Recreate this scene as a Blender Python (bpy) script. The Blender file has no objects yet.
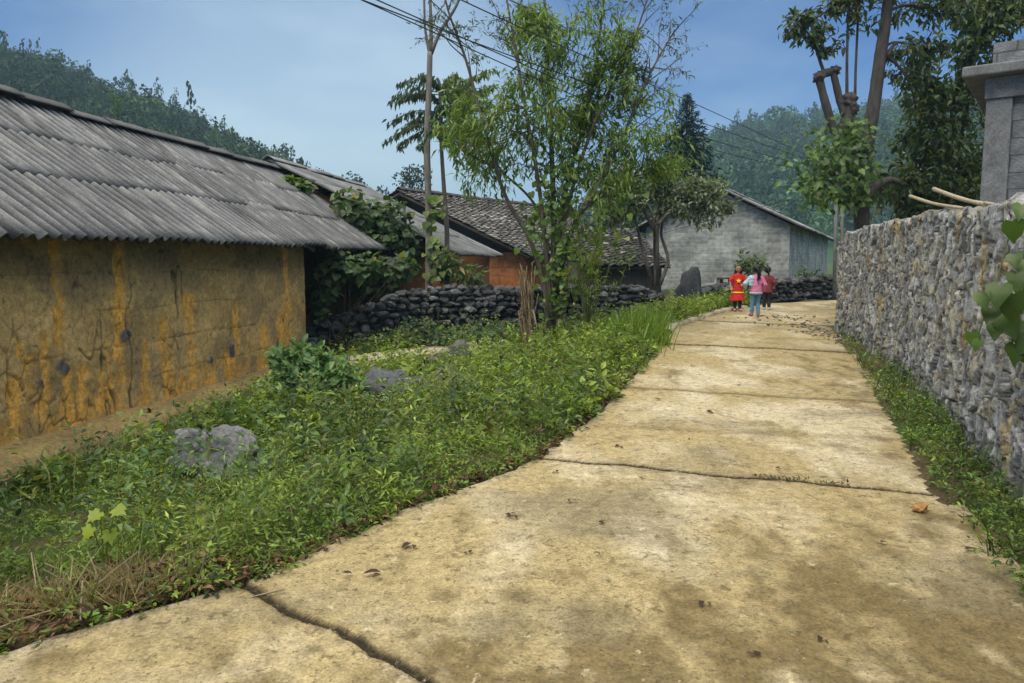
import bpy, math, random
import numpy as np
from mathutils import Vector, noise as mnoise

R = np.random.default_rng(11)
random.seed(11)
PI = math.pi
sc = bpy.context.scene
col = sc.collection

# ------------------------------------------------------------------ camera
F = 745.0
PITCH = math.radians(6.1)
CAM = np.array([0.0, 0.0, 1.6])
cd = bpy.data.cameras.new("camera")
cam = bpy.data.objects.new("camera", cd)
col.objects.link(cam)
cam.location = CAM
cam.rotation_euler = (PI / 2 - PITCH, 0, 0)
cd.sensor_width = 36.0
cd.lens = 36.0 * F / 1024
cd.clip_start = 0.05
cd.clip_end = 5000
sc.camera = cam


def ray(u, v):
    x = (u - 512.0) / F
    y = -(v - 341.5) / F
    f = np.array([0, math.cos(PITCH), -math.sin(PITCH)])
    up = np.array([0, math.sin(PITCH), math.cos(PITCH)])
    return f + x * np.array([1.0, 0, 0]) + y * up


def at(u, v, Y):
    d = ray(u, v)
    return CAM + d * (Y / d[1])


# ------------------------------------------------------------------ noise
def h2(ix, iy, s=0):
    a = np.sin(ix * 127.1 + iy * 311.7 + s * 74.7) * 43758.5453
    return a - np.floor(a)


def vn(x, y, s=0):
    x = np.asarray(x, float); y = np.asarray(y, float)
    ix = np.floor(x); iy = np.floor(y)
    fx = x - ix; fy = y - iy
    fx = fx * fx * (3 - 2 * fx); fy = fy * fy * (3 - 2 * fy)
    a = h2(ix, iy, s); b = h2(ix + 1, iy, s); c = h2(ix, iy + 1, s); d = h2(ix + 1, iy + 1, s)
    return (a * (1 - fx) + b * fx) * (1 - fy) + (c * (1 - fx) + d * fx) * fy


def fbm(x, y, s=0, o=4):
    t = 0; a = 0.5; n = 0
    for i in range(o):
        t = t + a * vn(np.asarray(x) * 2 ** i + 13.7 * i, np.asarray(y) * 2 ** i + 7.1 * i, s + i)
        n += a; a *= 0.5
    return t / n


def voro(x, y, s=0, jit=0.95):
    ix = np.floor(x); iy = np.floor(y)
    f1 = np.full(x.shape, 9.0); f2 = np.full(x.shape, 9.0)
    idh = np.zeros(x.shape); cx = np.zeros(x.shape); cy = np.zeros(x.shape)
    for dx in (-1, 0, 1):
        for dy in (-1, 0, 1):
            gx = ix + dx; gy = iy + dy
            px = gx + 0.5 + (h2(gx, gy, s) - 0.5) * jit
            py = gy + 0.5 + (h2(gx, gy, s + 5) - 0.5) * jit
            d = np.hypot(x - px, y - py)
            near = d < f1
            f2 = np.where(near, f1, np.minimum(f2, d))
            idh = np.where(near, h2(gx, gy, s + 9), idh)
            cx = np.where(near, px, cx); cy = np.where(near, py, cy)
            f1 = np.where(near, d, f1)
    return f1, f2, idh, cx, cy


def sst(a, b, x):
    t = np.clip((x - a) / (b - a), 0, 1)
    return t * t * (3 - 2 * t)


# ------------------------------------------------------------------ mesh builder
def tag(o, label=None, cat=None, group=None, kind=None):
    if label: o["label"] = label
    if cat: o["category"] = cat
    if group: o["group"] = group
    if kind: o["kind"] = kind
    return o


def empty(name, loc, label, cat, group=None):
    o = bpy.data.objects.new(name, None)
    col.objects.link(o)
    o.location = [float(c) for c in loc]
    o.empty_display_size = 0.2
    return tag(o, label, cat, group)


def wloc(o):
    v = np.zeros(3)
    while o is not None:
        v = v + np.array(o.location)
        o = o.parent
    return v


class G:
    """collects vertices, triangles / quads and a colour per vertex"""
    def __init__(s):
        s.V = []; s.T = []; s.Q = []; s.C = []; s.n = 0

    def add(s, v, f, c=(0.5, 0.5, 0.5)):
        v = np.asarray(v, float).reshape(-1, 3)
        f = np.asarray(f, int)
        s.V.append(v)
        c = np.asarray(c, float)
        if c.ndim == 1:
            c = np.tile(c, (len(v), 1))
        s.C.append(c)
        (s.T if f.shape[1] == 3 else s.Q).append(f + s.n)
        s.n += len(v)

    def add2(s, v, tris, quads, c=(.3, .3, .3)):
        n0 = s.n
        s.add(v, quads if len(quads) else tris, c)
        if len(quads) and len(tris):
            s.T.append(np.asarray(tris, int) + n0)

    def build(s, name, mat, parent=None, loc=None, smooth=True):
        me = bpy.data.meshes.new(name)
        v = np.concatenate(s.V)
        off = wloc(parent) if parent is not None else (np.zeros(3) if loc is None else np.asarray(loc, float))
        T = np.concatenate(s.T) if s.T else np.zeros((0, 3), int)
        Q = np.concatenate(s.Q) if s.Q else np.zeros((0, 4), int)
        li = np.concatenate([T.ravel(), Q.ravel()]).astype(np.int32)
        st = np.concatenate([np.arange(len(T)) * 3, len(T) * 3 + np.arange(len(Q)) * 4]).astype(np.int32)
        me.vertices.add(len(v)); me.vertices.foreach_set("co", (v - off).astype(np.float32).ravel())
        me.loops.add(len(li)); me.loops.foreach_set("vertex_index", li)
        me.polygons.add(len(st)); me.polygons.foreach_set("loop_start", st)
        me.polygons.foreach_set("use_smooth", np.full(len(st), smooth))
        a = me.attributes.new("col", "FLOAT_COLOR", "POINT")
        c = np.concatenate(s.C)
        a.data.foreach_set("color", np.hstack([c, np.ones((len(c), 1))]).astype(np.float32).ravel())
        me.update(calc_edges=True)
        me.validate()
        me.materials.append(mat)
        o = bpy.data.objects.new(name, me)
        col.objects.link(o)
        if parent is not None:
            o.parent = parent
        elif loc is not None:
            o.location = [float(q) for q in loc]
        return o


def grid_faces(nr, nc, flip=False):
    i = np.arange(nr - 1)[:, None] * nc + np.arange(nc - 1)[None, :]
    i = i.ravel()
    q = np.stack([i, i + 1, i + nc + 1, i + nc], 1)
    return q[:, ::-1] if flip else q


def box(g, lo, hi, c=(.5, .5, .5), M=None):
    x0, y0, z0 = lo; x1, y1, z1 = hi
    v = np.array([[x0, y0, z0], [x1, y0, z0], [x1, y1, z0], [x0, y1, z0], [x0, y0, z1], [x1, y0, z1], [x1, y1, z1], [x0, y1, z1]], float)
    if M is not None:
        v = M(v)
    g.add(v, [[0, 3, 2, 1], [4, 5, 6, 7], [0, 1, 5, 4], [1, 2, 6, 5], [2, 3, 7, 6], [3, 0, 4, 7]], c)


def frame(O, a, zrot=True):
    """returns a map local(x along a, y left of a, z up) -> world"""
    a = np.array([a[0], a[1], 0.0]); a /= np.linalg.norm(a)
    b = np.array([-a[1], a[0], 0.0])
    O = np.asarray(O, float)
    return lambda v: O + v[:, :1] * a + v[:, 1:2] * b + v[:, 2:3] * np.array([0, 0, 1.0])


def tube(g, pts, rad, n=6, c=(.5, .5, .5), cap=True):
    pts = np.asarray(pts, float); m = len(pts)
    rad = np.broadcast_to(np.asarray(rad, float), (m,))
    t = np.gradient(pts, axis=0)
    t /= np.linalg.norm(t, axis=1)[:, None] + 1e-9
    ref = np.array([0.31, 0.17, 0.93]) if abs(t[0][2]) < 0.8 else np.array([0.9, 0.4, 0.1])
    ang = np.arange(n) * 2 * PI / n
    V = []
    for i in range(m):
        u = np.cross(t[i], ref); u /= np.linalg.norm(u) + 1e-9
        w = np.cross(t[i], u)
        V.append(pts[i] + rad[i] * (np.cos(ang)[:, None] * u + np.sin(ang)[:, None] * w))
    V = np.concatenate(V)
    q = []
    for i in range(m - 1):
        for k in range(n):
            k2 = (k + 1) % n
            q.append([i * n + k, i * n + k2, (i + 1) * n + k2, (i + 1) * n + k])
    tr = []
    if cap:
        V = np.concatenate([V, pts[:1], pts[-1:]])
        for k in range(n):
            tr.append([m * n, (k + 1) % n, k]); tr.append([m * n + 1, (m - 1) * n + k, (m - 1) * n + (k + 1) % n])
    cc = np.asarray(c, float)
    g.add2(V, tr, q, cc)


_ICO = {}


def ico(n):
    if n not in _ICO:
        import bmesh
        bm = bmesh.new()
        bmesh.ops.create_icosphere(bm, subdivisions=n, radius=1)
        bm.verts.ensure_lookup_table()
        v = np.array([x.co[:] for x in bm.verts]); f = np.array([[q.index for q in p.verts] for p in bm.faces])
        bm.free()
        _ICO[n] = (v, f)
    return _ICO[n]


def rotz(v, a):
    c, s = math.cos(a), math.sin(a)
    return np.stack([v[:, 0] * c - v[:, 1] * s, v[:, 0] * s + v[:, 1] * c, v[:, 2]], 1)


def stone(g, c, r, seed, colr, sub=2, rough=0.3, facets=7, rz=0.0):
    """an angular stone: a sphere cut by random planes, then roughened"""
    v, f = ico(sub)
    rr = np.random.default_rng(seed)
    d = np.full(len(v), 1.0)
    for k in range(facets):
        n = rr.normal(size=3); n /= np.linalg.norm(n)
        h = rr.uniform(0.45, 0.88)
        p = v @ n
        d = np.where(p * d > h, h / np.maximum(p, 1e-3), d)
    w = v * d[:, None]
    k = np.array([mnoise.fractal(Vector((x * 2.3 + seed, y * 2.3, z * 2.3)), 1.0, 2.0, 3) for x, y, z in w])
    w = w * (1 + rough * 0.35 * k)[:, None]
    w = rotz(w * np.asarray(r), rz) + np.asarray(c)
    cc = np.asarray(colr)[None, :] * (1 + 0.35 * k)[:, None]
    g.add(w, f, np.clip(cc, 0.01, 0.9))


# ------------------------------------------------------------------ materials
def new_mat(name):
    m = bpy.data.materials.new(name)
    m.use_nodes = True
    nt = m.node_tree
    nt.nodes.clear()
    out = nt.nodes.new("ShaderNodeOutputMaterial")
    return m, nt, out


def N(nt, t, **k):
    n = nt.nodes.new(t)
    for a, b in k.items():
        setattr(n, a, b)
    return n


def mat_attr(name, rough=0.85, scale=20.0, amp=0.3, bump=0.0, bscale=60.0, bdist=0.01, spec=0.3, trans=0.0, stretch=(1, 1, 1), scale2=None, amp2=0.0, flecks=()):
    """albedo from the 'col' attribute, broken up by fine noise; optional bump and leaf translucency"""
    m, nt, out = new_mat(name)
    L = nt.links.new
    at_ = N(nt, "ShaderNodeAttribute", attribute_name="col")
    tc = N(nt, "ShaderNodeTexCoord")
    mp = N(nt, "ShaderNodeMapping"); mp.inputs["Scale"].default_value = stretch
    L(tc.outputs["Object"], mp.inputs["Vector"])
    base = at_.outputs["Color"]

    def layer(base, sc_, am):
        nz = N(nt, "ShaderNodeTexNoise"); nz.inputs["Scale"].default_value = sc_
        nz.inputs["Detail"].default_value = 6; nz.inputs["Roughness"].default_value = 0.65
        L(mp.outputs["Vector"], nz.inputs["Vector"])
        mr = N(nt, "ShaderNodeMapRange")
        mr.inputs["From Min"].default_value = 0.3; mr.inputs["From Max"].default_value = 0.7
        mr.inputs["To Min"].default_value = 1 - am; mr.inputs["To Max"].default_value = 1 + am
        L(nz.outputs["Fac"], mr.inputs["Value"])
        vm = N(nt, "ShaderNodeVectorMath", operation="SCALE")
        L(base, vm.inputs[0]); L(mr.outputs["Result"], vm.inputs["Scale"])
        return vm.outputs["Vector"]
    if amp: base = layer(base, scale, amp)
    if scale2: base = layer(base, scale2, amp2)
    for fs, lo, hi, fc, fk, fst in flecks:          # stains and flecks with a shape of their own
        m2 = N(nt, "ShaderNodeMapping"); m2.inputs["Scale"].default_value = fst; m2.inputs["Location"].default_value = (fs * .37, fs * .11, 0)
        L(tc.outputs["Object"], m2.inputs["Vector"])
        nz = N(nt, "ShaderNodeTexNoise"); nz.inputs["Scale"].default_value = fs; nz.inputs["Detail"].default_value = 12; nz.inputs["Roughness"].default_value = 0.72; nz.inputs["Distortion"].default_value = .4
        L(m2.outputs["Vector"], nz.inputs["Vector"])
        mr = N(nt, "ShaderNodeMapRange"); mr.interpolation_type = "SMOOTHSTEP"
        mr.inputs["From Min"].default_value = lo; mr.inputs["From Max"].default_value = hi; mr.inputs["To Min"].default_value = 0; mr.inputs["To Max"].default_value = fk
        L(nz.outputs["Fac"], mr.inputs["Value"])
        mx = N(nt, "ShaderNodeMix", data_type="RGBA"); L(mr.outputs["Result"], mx.inputs[0]); L(base, mx.inputs[6]); mx.inputs[7].default_value = (*fc, 1)
        base = mx.outputs[2]
    p = N(nt, "ShaderNodeBsdfPrincipled")
    L(base, p.inputs["Base Color"])
    p.inputs["Roughness"].default_value = rough
    p.inputs["Specular IOR Level"].default_value = spec
    if bump:
        nz = N(nt, "ShaderNodeTexNoise"); nz.inputs["Scale"].default_value = bscale
        nz.inputs["Detail"].default_value = 7; nz.inputs["Roughness"].default_value = 0.65
        L(mp.outputs["Vector"], nz.inputs["Vector"])
        b = N(nt, "ShaderNodeBump"); b.inputs["Strength"].default_value = bump; b.inputs["Distance"].default_value = bdist
        L(nz.outputs["Fac"], b.inputs["Height"]); L(b.outputs["Normal"], p.inputs["Normal"])
    if trans:
        t = N(nt, "ShaderNodeBsdfTranslucent")
        vm = N(nt, "ShaderNodeVectorMath", operation="MULTIPLY"); vm.inputs[1].default_value = (1.25, 1.2, 0.5)
        L(base, vm.inputs[0]); L(vm.outputs["Vector"], t.inputs["Color"])
        mx = N(nt, "ShaderNodeMixShader"); mx.inputs[0].default_value = trans
        L(p.outputs[0], mx.inputs[1]); L(t.outputs[0], mx.inputs[2]); L(mx.outputs[0], out.inputs["Surface"])
    else:
        L(p.outputs[0], out.inputs["Surface"])
    return m


M = {}
M["leaf"] = mat_attr("leaf_green", rough=0.42, scale=9, amp=0.22, spec=0.45, trans=0.42)
M["leaf_far"] = mat_attr("far_leaf_green", rough=0.85, scale=0.5, amp=0.3, spec=0.1)
M["bark"] = mat_attr("bark", rough=0.9, scale=14, amp=0.45, bump=0.7, bscale=35, bdist=0.01, stretch=(1, 1, 0.25))
M["soil"] = mat_attr("soil", rough=0.95, scale=3, amp=0.35, bump=0.8, bscale=30, bdist=0.03, scale2=40, amp2=0.4)
M["road"] = mat_attr("stained_concrete", rough=0.88, scale=70, amp=0.38, bump=0.6, bscale=110, bdist=0.008, spec=0.2, scale2=16, amp2=0.3,
                     flecks=((2.6, .56, .70, (.15, .115, .05), .5, (1, .8, 1)), (6.5, .555, .65, (.12, .092, .042), .6, (1, .9, 1)), (15, .565, .63, (.085, .066, .032), .7, (1, 1, 1)), (46, .575, .64, (.05, .04, .02), .8, (1, 1, 1)), (9, .60, .68, (.62, .54, .38), .6, (1, 1, 1)), (60, .62, .68, (.66, .60, .46), .6, (1, 1, 1))))
M["stone"] = mat_attr("limestone", rough=0.85, scale=26, amp=0.5, bump=0.8, bscale=60, bdist=0.014, scale2=110, amp2=0.3,
                      flecks=((30, .60, .68, (.42, .42, .40), .55, (1, 1, .6)), (22, .60, .68, (.03, .03, .03), .7, (1, 1, .6))))
M["mud"] = mat_attr("mud_wall", rough=0.95, scale=16, amp=0.35, bump=0.8, bscale=45, bdist=0.014, scale2=80, amp2=0.3,
                    flecks=((11, .57, .66, (.07, .05, .028), .6, (1, 1, 1)), (34, .60, .67, (.05, .035, .02), .6, (1, 1, .6)), (7, .58, .68, (.33, .23, .09), .5, (1, 1, .7))))
M["fibro"] = mat_attr("fibre_cement", rough=0.85, scale=5, amp=0.25, bump=0.3, bscale=90, bdist=0.003, spec=.15, scale2=50, amp2=0.3,
                      flecks=((26, .60, .68, (.035, .035, .035), .5, (1, 1, 1)), (38, .62, .68, (.36, .37, .35), .5, (1, 1, 1))))
M["tile"] = mat_attr("clay_tile", rough=0.85, scale=9, amp=0.4, bump=0.4, bscale=60, bdist=0.01)
M["wood"] = mat_attr("weathered_wood", rough=0.85, scale=25, amp=0.4, bump=0.5, bscale=40, bdist=0.006, stretch=(1, 1, 0.2))
M["straw"] = mat_attr("dry_straw", rough=0.9, scale=20, amp=0.3, trans=0.15)
M["plain"] = mat_attr("matte", rough=0.8, scale=30, amp=0.15)
M["concrete"] = mat_attr("grey_concrete", rough=0.85, scale=5, amp=0.35, bump=0.5, bscale=50, bdist=0.008, scale2=40, amp2=0.25)
M["rubberwire"] = mat_attr("cable", rough=0.6, amp=0.0)
M["cloth"] = mat_attr("cloth", rough=0.9, scale=60, amp=0.12)
M["skin"] = mat_attr("skin", rough=0.6, scale=40, amp=0.06)


def mat_brick(name, c1, c2, mortar, bw, bh, ms, rough=0.9, stain=0.45):
    m, nt, out = new_mat(name)
    L = nt.links.new
    uv = N(nt, "ShaderNodeUVMap", uv_map="wall")
    nz0 = N(nt, "ShaderNodeTexNoise"); nz0.inputs["Scale"].default_value = 5
    L(uv.outputs[0], nz0.inputs["Vector"])
    ms_ = N(nt, "ShaderNodeVectorMath", operation="MULTIPLY_ADD"); ms_.inputs[1].default_value = (0.03, 0.03, 0); 
    L(nz0.outputs["Color"], ms_.inputs[0]); L(uv.outputs[0], ms_.inputs[2])
    bt = N(nt, "ShaderNodeTexBrick")
    bt.inputs["Scale"].default_value = 1
    bt.inputs["Brick Width"].default_value = bw; bt.inputs["Row Height"].default_value = bh
    bt.inputs["Mortar Size"].default_value = ms; bt.inputs["Mortar Smooth"].default_value = 0.3
    bt.inputs["Color1"].default_value = (*c1, 1); bt.inputs["Color2"].default_value = (*c2, 1); bt.inputs["Mortar"].default_value = (*mortar, 1)
    bt.inputs["Bias"].default_value = -0.1
    L(ms_.outputs[0], bt.inputs["Vector"])
    base = bt.outputs["Color"]
    for s_, a_ in ((1.1, stain), (7, 0.3), (45, 0.22)):
        nz = N(nt, "ShaderNodeTexNoise"); nz.inputs["Scale"].default_value = s_; nz.inputs["Detail"].default_value = 6
        L(uv.outputs[0], nz.inputs["Vector"])
        mr = N(nt, "ShaderNodeMapRange"); mr.inputs["From Min"].default_value = 0.3; mr.inputs["From Max"].default_value = 0.7
        mr.inputs["To Min"].default_value = 1 - a_; mr.inputs["To Max"].default_value = 1 + a_ * 0.8
        L(nz.outputs["Fac"], mr.inputs["Value"])
        vm = N(nt, "ShaderNodeVectorMath", operation="SCALE"); L(base, vm.inputs[0]); L(mr.outputs["Result"], vm.inputs["Scale"])
        base = vm.outputs["Vector"]
    p = N(nt, "ShaderNodeBsdfPrincipled"); p.inputs["Roughness"].default_value = rough; p.inputs["Specular IOR Level"].default_value = 0.2
    L(base, p.inputs["Base Color"])
    nz = N(nt, "ShaderNodeTexNoise"); nz.inputs["Scale"].default_value = 40; L(uv.outputs[0], nz.inputs["Vector"])
    ad = N(nt, "ShaderNodeMath", operation="MULTIPLY_ADD"); ad.inputs[1].default_value = -1.0
    L(bt.outputs["Fac"], ad.inputs[0]); L(nz.outputs["Fac"], ad.inputs[2])
    b = N(nt, "ShaderNodeBump"); b.inputs["Strength"].default_value = 0.8; b.inputs["Distance"].default_value = 0.012
    L(ad.outputs[0], b.inputs["Height"]); L(b.outputs["Normal"], p.inputs["Normal"])
    L(p.outputs[0], out.inputs["Surface"])
    return m


def wall_uv(o, ax):
    """a 'wall' uv map in metres: along the horizontal direction of each face, and up"""
    me = o.data
    uvl = me.uv_layers.new(name="wall")
    for p in me.polygons:
        n = p.normal
        if abs(n.z) > 0.8:
            a = Vector((1, 0, 0)); b = Vector((0, 1, 0))
        else:
            a = Vector((-n.y, n.x, 0)).normalized(); b = Vector((0, 0, 1))
        for li in p.loop_indices:
            c = me.vertices[me.loops[li].vertex_index].co
            uvl.data[li].uv = (c.dot(a) + ax, c.dot(b))


M["block"] = mat_brick("concrete_block", (0.36, 0.38, 0.365), (0.23, 0.25, 0.245), (0.40, 0.42, 0.40), 0.48, 0.125, 0.010)
M["block_big"] = mat_brick("big_concrete_block", (0.2, 0.21, 0.22), (0.15, 0.16, 0.17), (0.11, 0.115, 0.12), 0.40, 0.21, 0.010, stain=0.3)
M["orange_wall"] = mat_brick("orange_mud", (0.34, 0.14, 0.055), (0.30, 0.12, 0.045), (0.22, 0.09, 0.035), 0.6, 0.3, 0.012)

# ------------------------------------------------------------------ leaf templates (length 1 along +y, normal +z)
def T_lance(w=0.2, droop=0.12):
    v = [(0, 0, 0), (w / 2, .38, .04), (0, .45, 0), (-w / 2, .38, .04), (0, 1, -droop)]
    return np.array(v), np.array([(0, 1, 2), (1, 4, 2), (0, 2, 3), (2, 4, 3)])


def T_ovate(w=0.6, droop=0.1, fold=0.07):
    v = [(0, 0, 0), (w * .4, .2, fold), (w * .5, .48, fold), (w * .25, .8, 0), (0, 1, -droop), (-w * .25, .8, 0), (-w * .5, .48, fold), (-w * .4, .2, fold), (0, .45, 0)]
    return np.array(v), np.array([(8, i, (i + 1) % 8) for i in range(8)])


def T_heart(w=0.95, droop=0.15):
    v = [(0, .05, 0), (w * .25, -.08, .05), (w * .48, .08, .08), (w * .5, .35, .07), (w * .3, .68, .0), (0, 1, -droop), (-w * .3, .68, .0), (-w * .5, .35, .07), (-w * .48, .08, .08), (-w * .25, -.08, .05), (0, .38, -.02)]
    return np.array(v), np.array([(10, i, (i + 1) % 10) for i in range(10)])


def T_lobed():
    o = [(0, .05), (.2, -.1), (.45, -.02), (.38, .2), (.62, .34), (.36, .45), (.3, .62), (.12, .66), (0, 1), (-.12, .66), (-.3, .62), (-.36, .45), (-.62, .34), (-.38, .2), (-.45, -.02), (-.2, -.1)]
    v = [(x, y, .06 * abs(x) * 2 - .12 * y * y) for x, y in o] + [(0, .3, -.01)]
    n = len(o)
    return np.array(v), np.array([(n, i, (i + 1) % n) for i in range(n)])


def T_blade(w=0.035, bend=0.35):
    v = []
    for i, t in enumerate((0, .35, .7, 1)):
        ww = w * (1 - t) ** .6 / 2 if t < 1 else 0.0008
        y = t * (1 - .25 * bend * t); z = -bend * t * t
        v += [(-ww, y, z), (ww, y, z)]
    q = [(0, 1, 3, 2), (2, 3, 5, 4), (4, 5, 7, 6)]
    t3 = []
    for a, b, c, d in q:
        t3 += [(a, b, c), (a, c, d)]
    return np.array(v), np.array(t3)


LANCE, OVATE, HEART, LOBED, BLADE = T_lance(), T_ovate(), T_heart(), T_lobed(), T_blade()
OVATE_N = T_ovate(0.42)
STRIP = T_blade(0.09, 0.5)


def nrm(a):
    return a / (np.linalg.norm(a, axis=-1, keepdims=True) + 1e-9)


def place(g, tm, P, D, S, C, Nn=None):
    tv, tf = tm
    P = np.asarray(P, float); n = len(P)
    if n == 0: return
    D = nrm(np.asarray(D, float))
    if Nn is None:
        Nn = np.tile([0, 0, 1.0], (n, 1)) + R.normal(0, .35, (n, 3))
    X = nrm(np.cross(D, Nn)); Z = np.cross(X, D)
    S = np.broadcast_to(np.asarray(S, float), (n,))
    V = P[:, None, :] + S[:, None, None] * (tv[None, :, 0:1] * X[:, None] + tv[None, :, 1:2] * D[:, None] + tv[None, :, 2:3] * Z[:, None])
    k = len(tv)
    Fc = (tf[None] + (np.arange(n) * k)[:, None, None]).reshape(-1, tf.shape[1])
    C = np.asarray(C, float)
    if C.ndim == 1: C = np.tile(C, (n, 1))
    g.add(V.reshape(-1, 3), Fc, np.repeat(C, k, 0))


def greens(n, a, b, var=0.25, yellow=0.0, yc=(.22, .2, .03)):
    """n leaf colours between a and b with brightness variation; a share of yellow ones"""
    t = R.random((n, 1))
    c = np.array(a) * (1 - t) + np.array(b) * t
    c = c * (1 + R.normal(0, var, (n, 1))).clip(0.4, 1.8)
    if yellow:
        y = R.random(n) < yellow
        c[y] = np.array(yc) * R.uniform(.6, 1.1, (y.sum(), 1))
    return c.clip(0.005, 0.5)


# ------------------------------------------------------------------ the lie of the land
XL = np.array([(-6, -5.5), (1.0, -4.1), (2.0, -2.95), (2.82, -1.94), (3.43, -1.2), (4.29, -.645), (5.47, .24), (7.3, .96), (10.55, 2.02), (13.5, 2.83), (15.7, 3.96), (17, 4.75), (19.3, 6.6), (20.6, 9.0), (21.4, 12), (22.2, 16)])
XR = np.array([(-6, .9), (2.0, 1.95), (3.75, 2.42), (4.8, 2.72), (6.34, 3.3), (9.3, 4.35), (12.2, 5.36), (14.2, 5.95), (15.3, 8.2), (16.2, 12), (17, 16), (30, 16.2)])


def xl(y): return np.interp(y, XL[:, 0], XL[:, 1])
def xr(y): return np.interp(y, XR[:, 0], XR[:, 1])


def zr(y):
    y = np.asarray(y, float)
    return np.where(y < 21, .027 * y, .567 + .012 * (y - 21).clip(0, 60))


def gz(x, y):
    """height of the bare ground"""
    x = np.asarray(x, float); y = np.asarray(y, float)
    z = zr(y)
    dl = xl(y) - x
    dr = x - xr(y)
    fade = 1 - sst(17.0, 21.0, y)
    z = z - sst(0.1, 3.0, dl) * (.42 * fade + .02)
    z = z - .035 * sst(-.05, .15, dl) - .08 * (dl < 0) * (dr < 0)
    z = z + .05 * sst(0.1, .6, dr)
    # the ground drops to the foot of the mud house
    dh = x - (-5.676 + .1427 * y)
    z = z * (1 - sst(1.5, .35, dh) * sst(16, 13.8, y)) + (-.33) * sst(1.5, .35, dh) * sst(16, 13.8, y)
    out = (dl > .05) | (dr > .05)
    z = z + np.where(out, (fbm(x * 1.3, y * 1.3, 3) - .5) * .16 * np.clip(np.maximum(dl, dr) / .8, 0, 1), 0)
    return z
# ------------------------------------------------------------------ light and sky
SUN_EL, SUN_FROM = math.radians(58), np.array([-0.6, -0.75])     # soft sun through thin cloud, from the left and a little behind
w = bpy.data.worlds.new("World"); sc.world = w
w.use_nodes = True
nt = w.node_tree; nt.nodes.clear(); L = nt.links.new
sky = N(nt, "ShaderNodeTexSky", sky_type="NISHITA")
sky.sun_disc = False
sky.sun_elevation = SUN_EL
sky.sun_rotation = math.atan2(SUN_FROM[0], SUN_FROM[1])
sky.altitude = 900; sky.air_density = 1.0; sky.dust_density = 1.2; sky.ozone_density = 1.6
tc = N(nt, "ShaderNodeTexCoord")
sx = N(nt, "ShaderNodeSeparateXYZ"); L(tc.outputs["Generated"], sx.inputs[0])
# thin veil of cloud, thicker towards the horizon
mp = N(nt, "ShaderNodeMapping"); mp.inputs["Scale"].default_value = (1.6, 1.6, 4.5)
L(tc.outputs["Generated"], mp.inputs["Vector"])
nz = N(nt, "ShaderNodeTexNoise"); nz.inputs["Scale"].default_value = 1.5; nz.inputs["Detail"].default_value = 5; nz.inputs["Roughness"].default_value = 0.5
L(mp.outputs["Vector"], nz.inputs["Vector"])
mr = N(nt, "ShaderNodeMapRange"); mr.inputs["From Min"].default_value = .47; mr.inputs["From Max"].default_value = .75
mr.inputs["To Min"].default_value = 0.0; mr.inputs["To Max"].default_value = .55
L(nz.outputs["Fac"], mr.inputs["Value"])
hz = N(nt, "ShaderNodeMapRange"); hz.inputs["From Min"].default_value = 0.0; hz.inputs["From Max"].default_value = .27
hz.inputs["To Min"].default_value = .6; hz.inputs["To Max"].default_value = 0.0; hz.interpolation_type = "SMOOTHSTEP"
L(sx.outputs["Z"], hz.inputs["Value"])
ad = N(nt, "ShaderNodeMath", operation="ADD"); ad.use_clamp = True
mu = N(nt, "ShaderNodeMath", operation="MULTIPLY"); mu.inputs[1].default_value = 0.7
L(mr.outputs["Result"], mu.inputs[0]); L(mu.outputs[0], ad.inputs[0]); L(hz.outputs["Result"], ad.inputs[1])
mx = N(nt, "ShaderNodeMix", data_type="RGBA")
tint = N(nt, "ShaderNodeMix", data_type="RGBA", blend_type="MULTIPLY"); tint.inputs[0].default_value = 1.0
tint.inputs[7].default_value = (0.065, 0.23, 0.50, 1)
L(sky.outputs[0], tint.inputs[6])
# the brighter break in the cloud low on the left
dt = N(nt, "ShaderNodeVectorMath", operation="DOT_PRODUCT"); dt.inputs[1].default_value = tuple(Vector((-.26, 1, .13)).normalized()); L(tc.outputs["Generated"], dt.inputs[0])
br = N(nt, "ShaderNodeMapRange"); br.interpolation_type = "SMOOTHSTEP"; br.inputs["From Min"].default_value = .93; br.inputs["From Max"].default_value = 1.0; br.inputs["To Min"].default_value = 0; br.inputs["To Max"].default_value = .6
L(dt.outputs["Value"], br.inputs["Value"])
ad2 = N(nt, "ShaderNodeMath", operation="ADD"); ad2.use_clamp = True; L(ad.outputs[0], ad2.inputs[0]); L(br.outputs["Result"], ad2.inputs[1]); ad = ad2
L(ad.outputs[0], mx.inputs[0]); L(tint.outputs[2], mx.inputs[6])
mx.inputs[7].default_value = (3.3, 4.1, 4.7, 1)
# bright overcast added as fill light higher up, above what the camera sees
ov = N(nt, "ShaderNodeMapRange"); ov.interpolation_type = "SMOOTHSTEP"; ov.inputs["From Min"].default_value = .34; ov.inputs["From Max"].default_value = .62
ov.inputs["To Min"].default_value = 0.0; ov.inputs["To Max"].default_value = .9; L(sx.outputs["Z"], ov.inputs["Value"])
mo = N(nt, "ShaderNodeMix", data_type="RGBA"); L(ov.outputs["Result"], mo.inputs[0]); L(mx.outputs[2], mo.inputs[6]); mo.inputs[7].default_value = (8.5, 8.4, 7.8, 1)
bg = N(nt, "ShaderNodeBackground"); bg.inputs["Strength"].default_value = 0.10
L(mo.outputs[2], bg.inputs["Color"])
wo = N(nt, "ShaderNodeOutputWorld"); L(bg.outputs[0], wo.inputs["Surface"])

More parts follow.
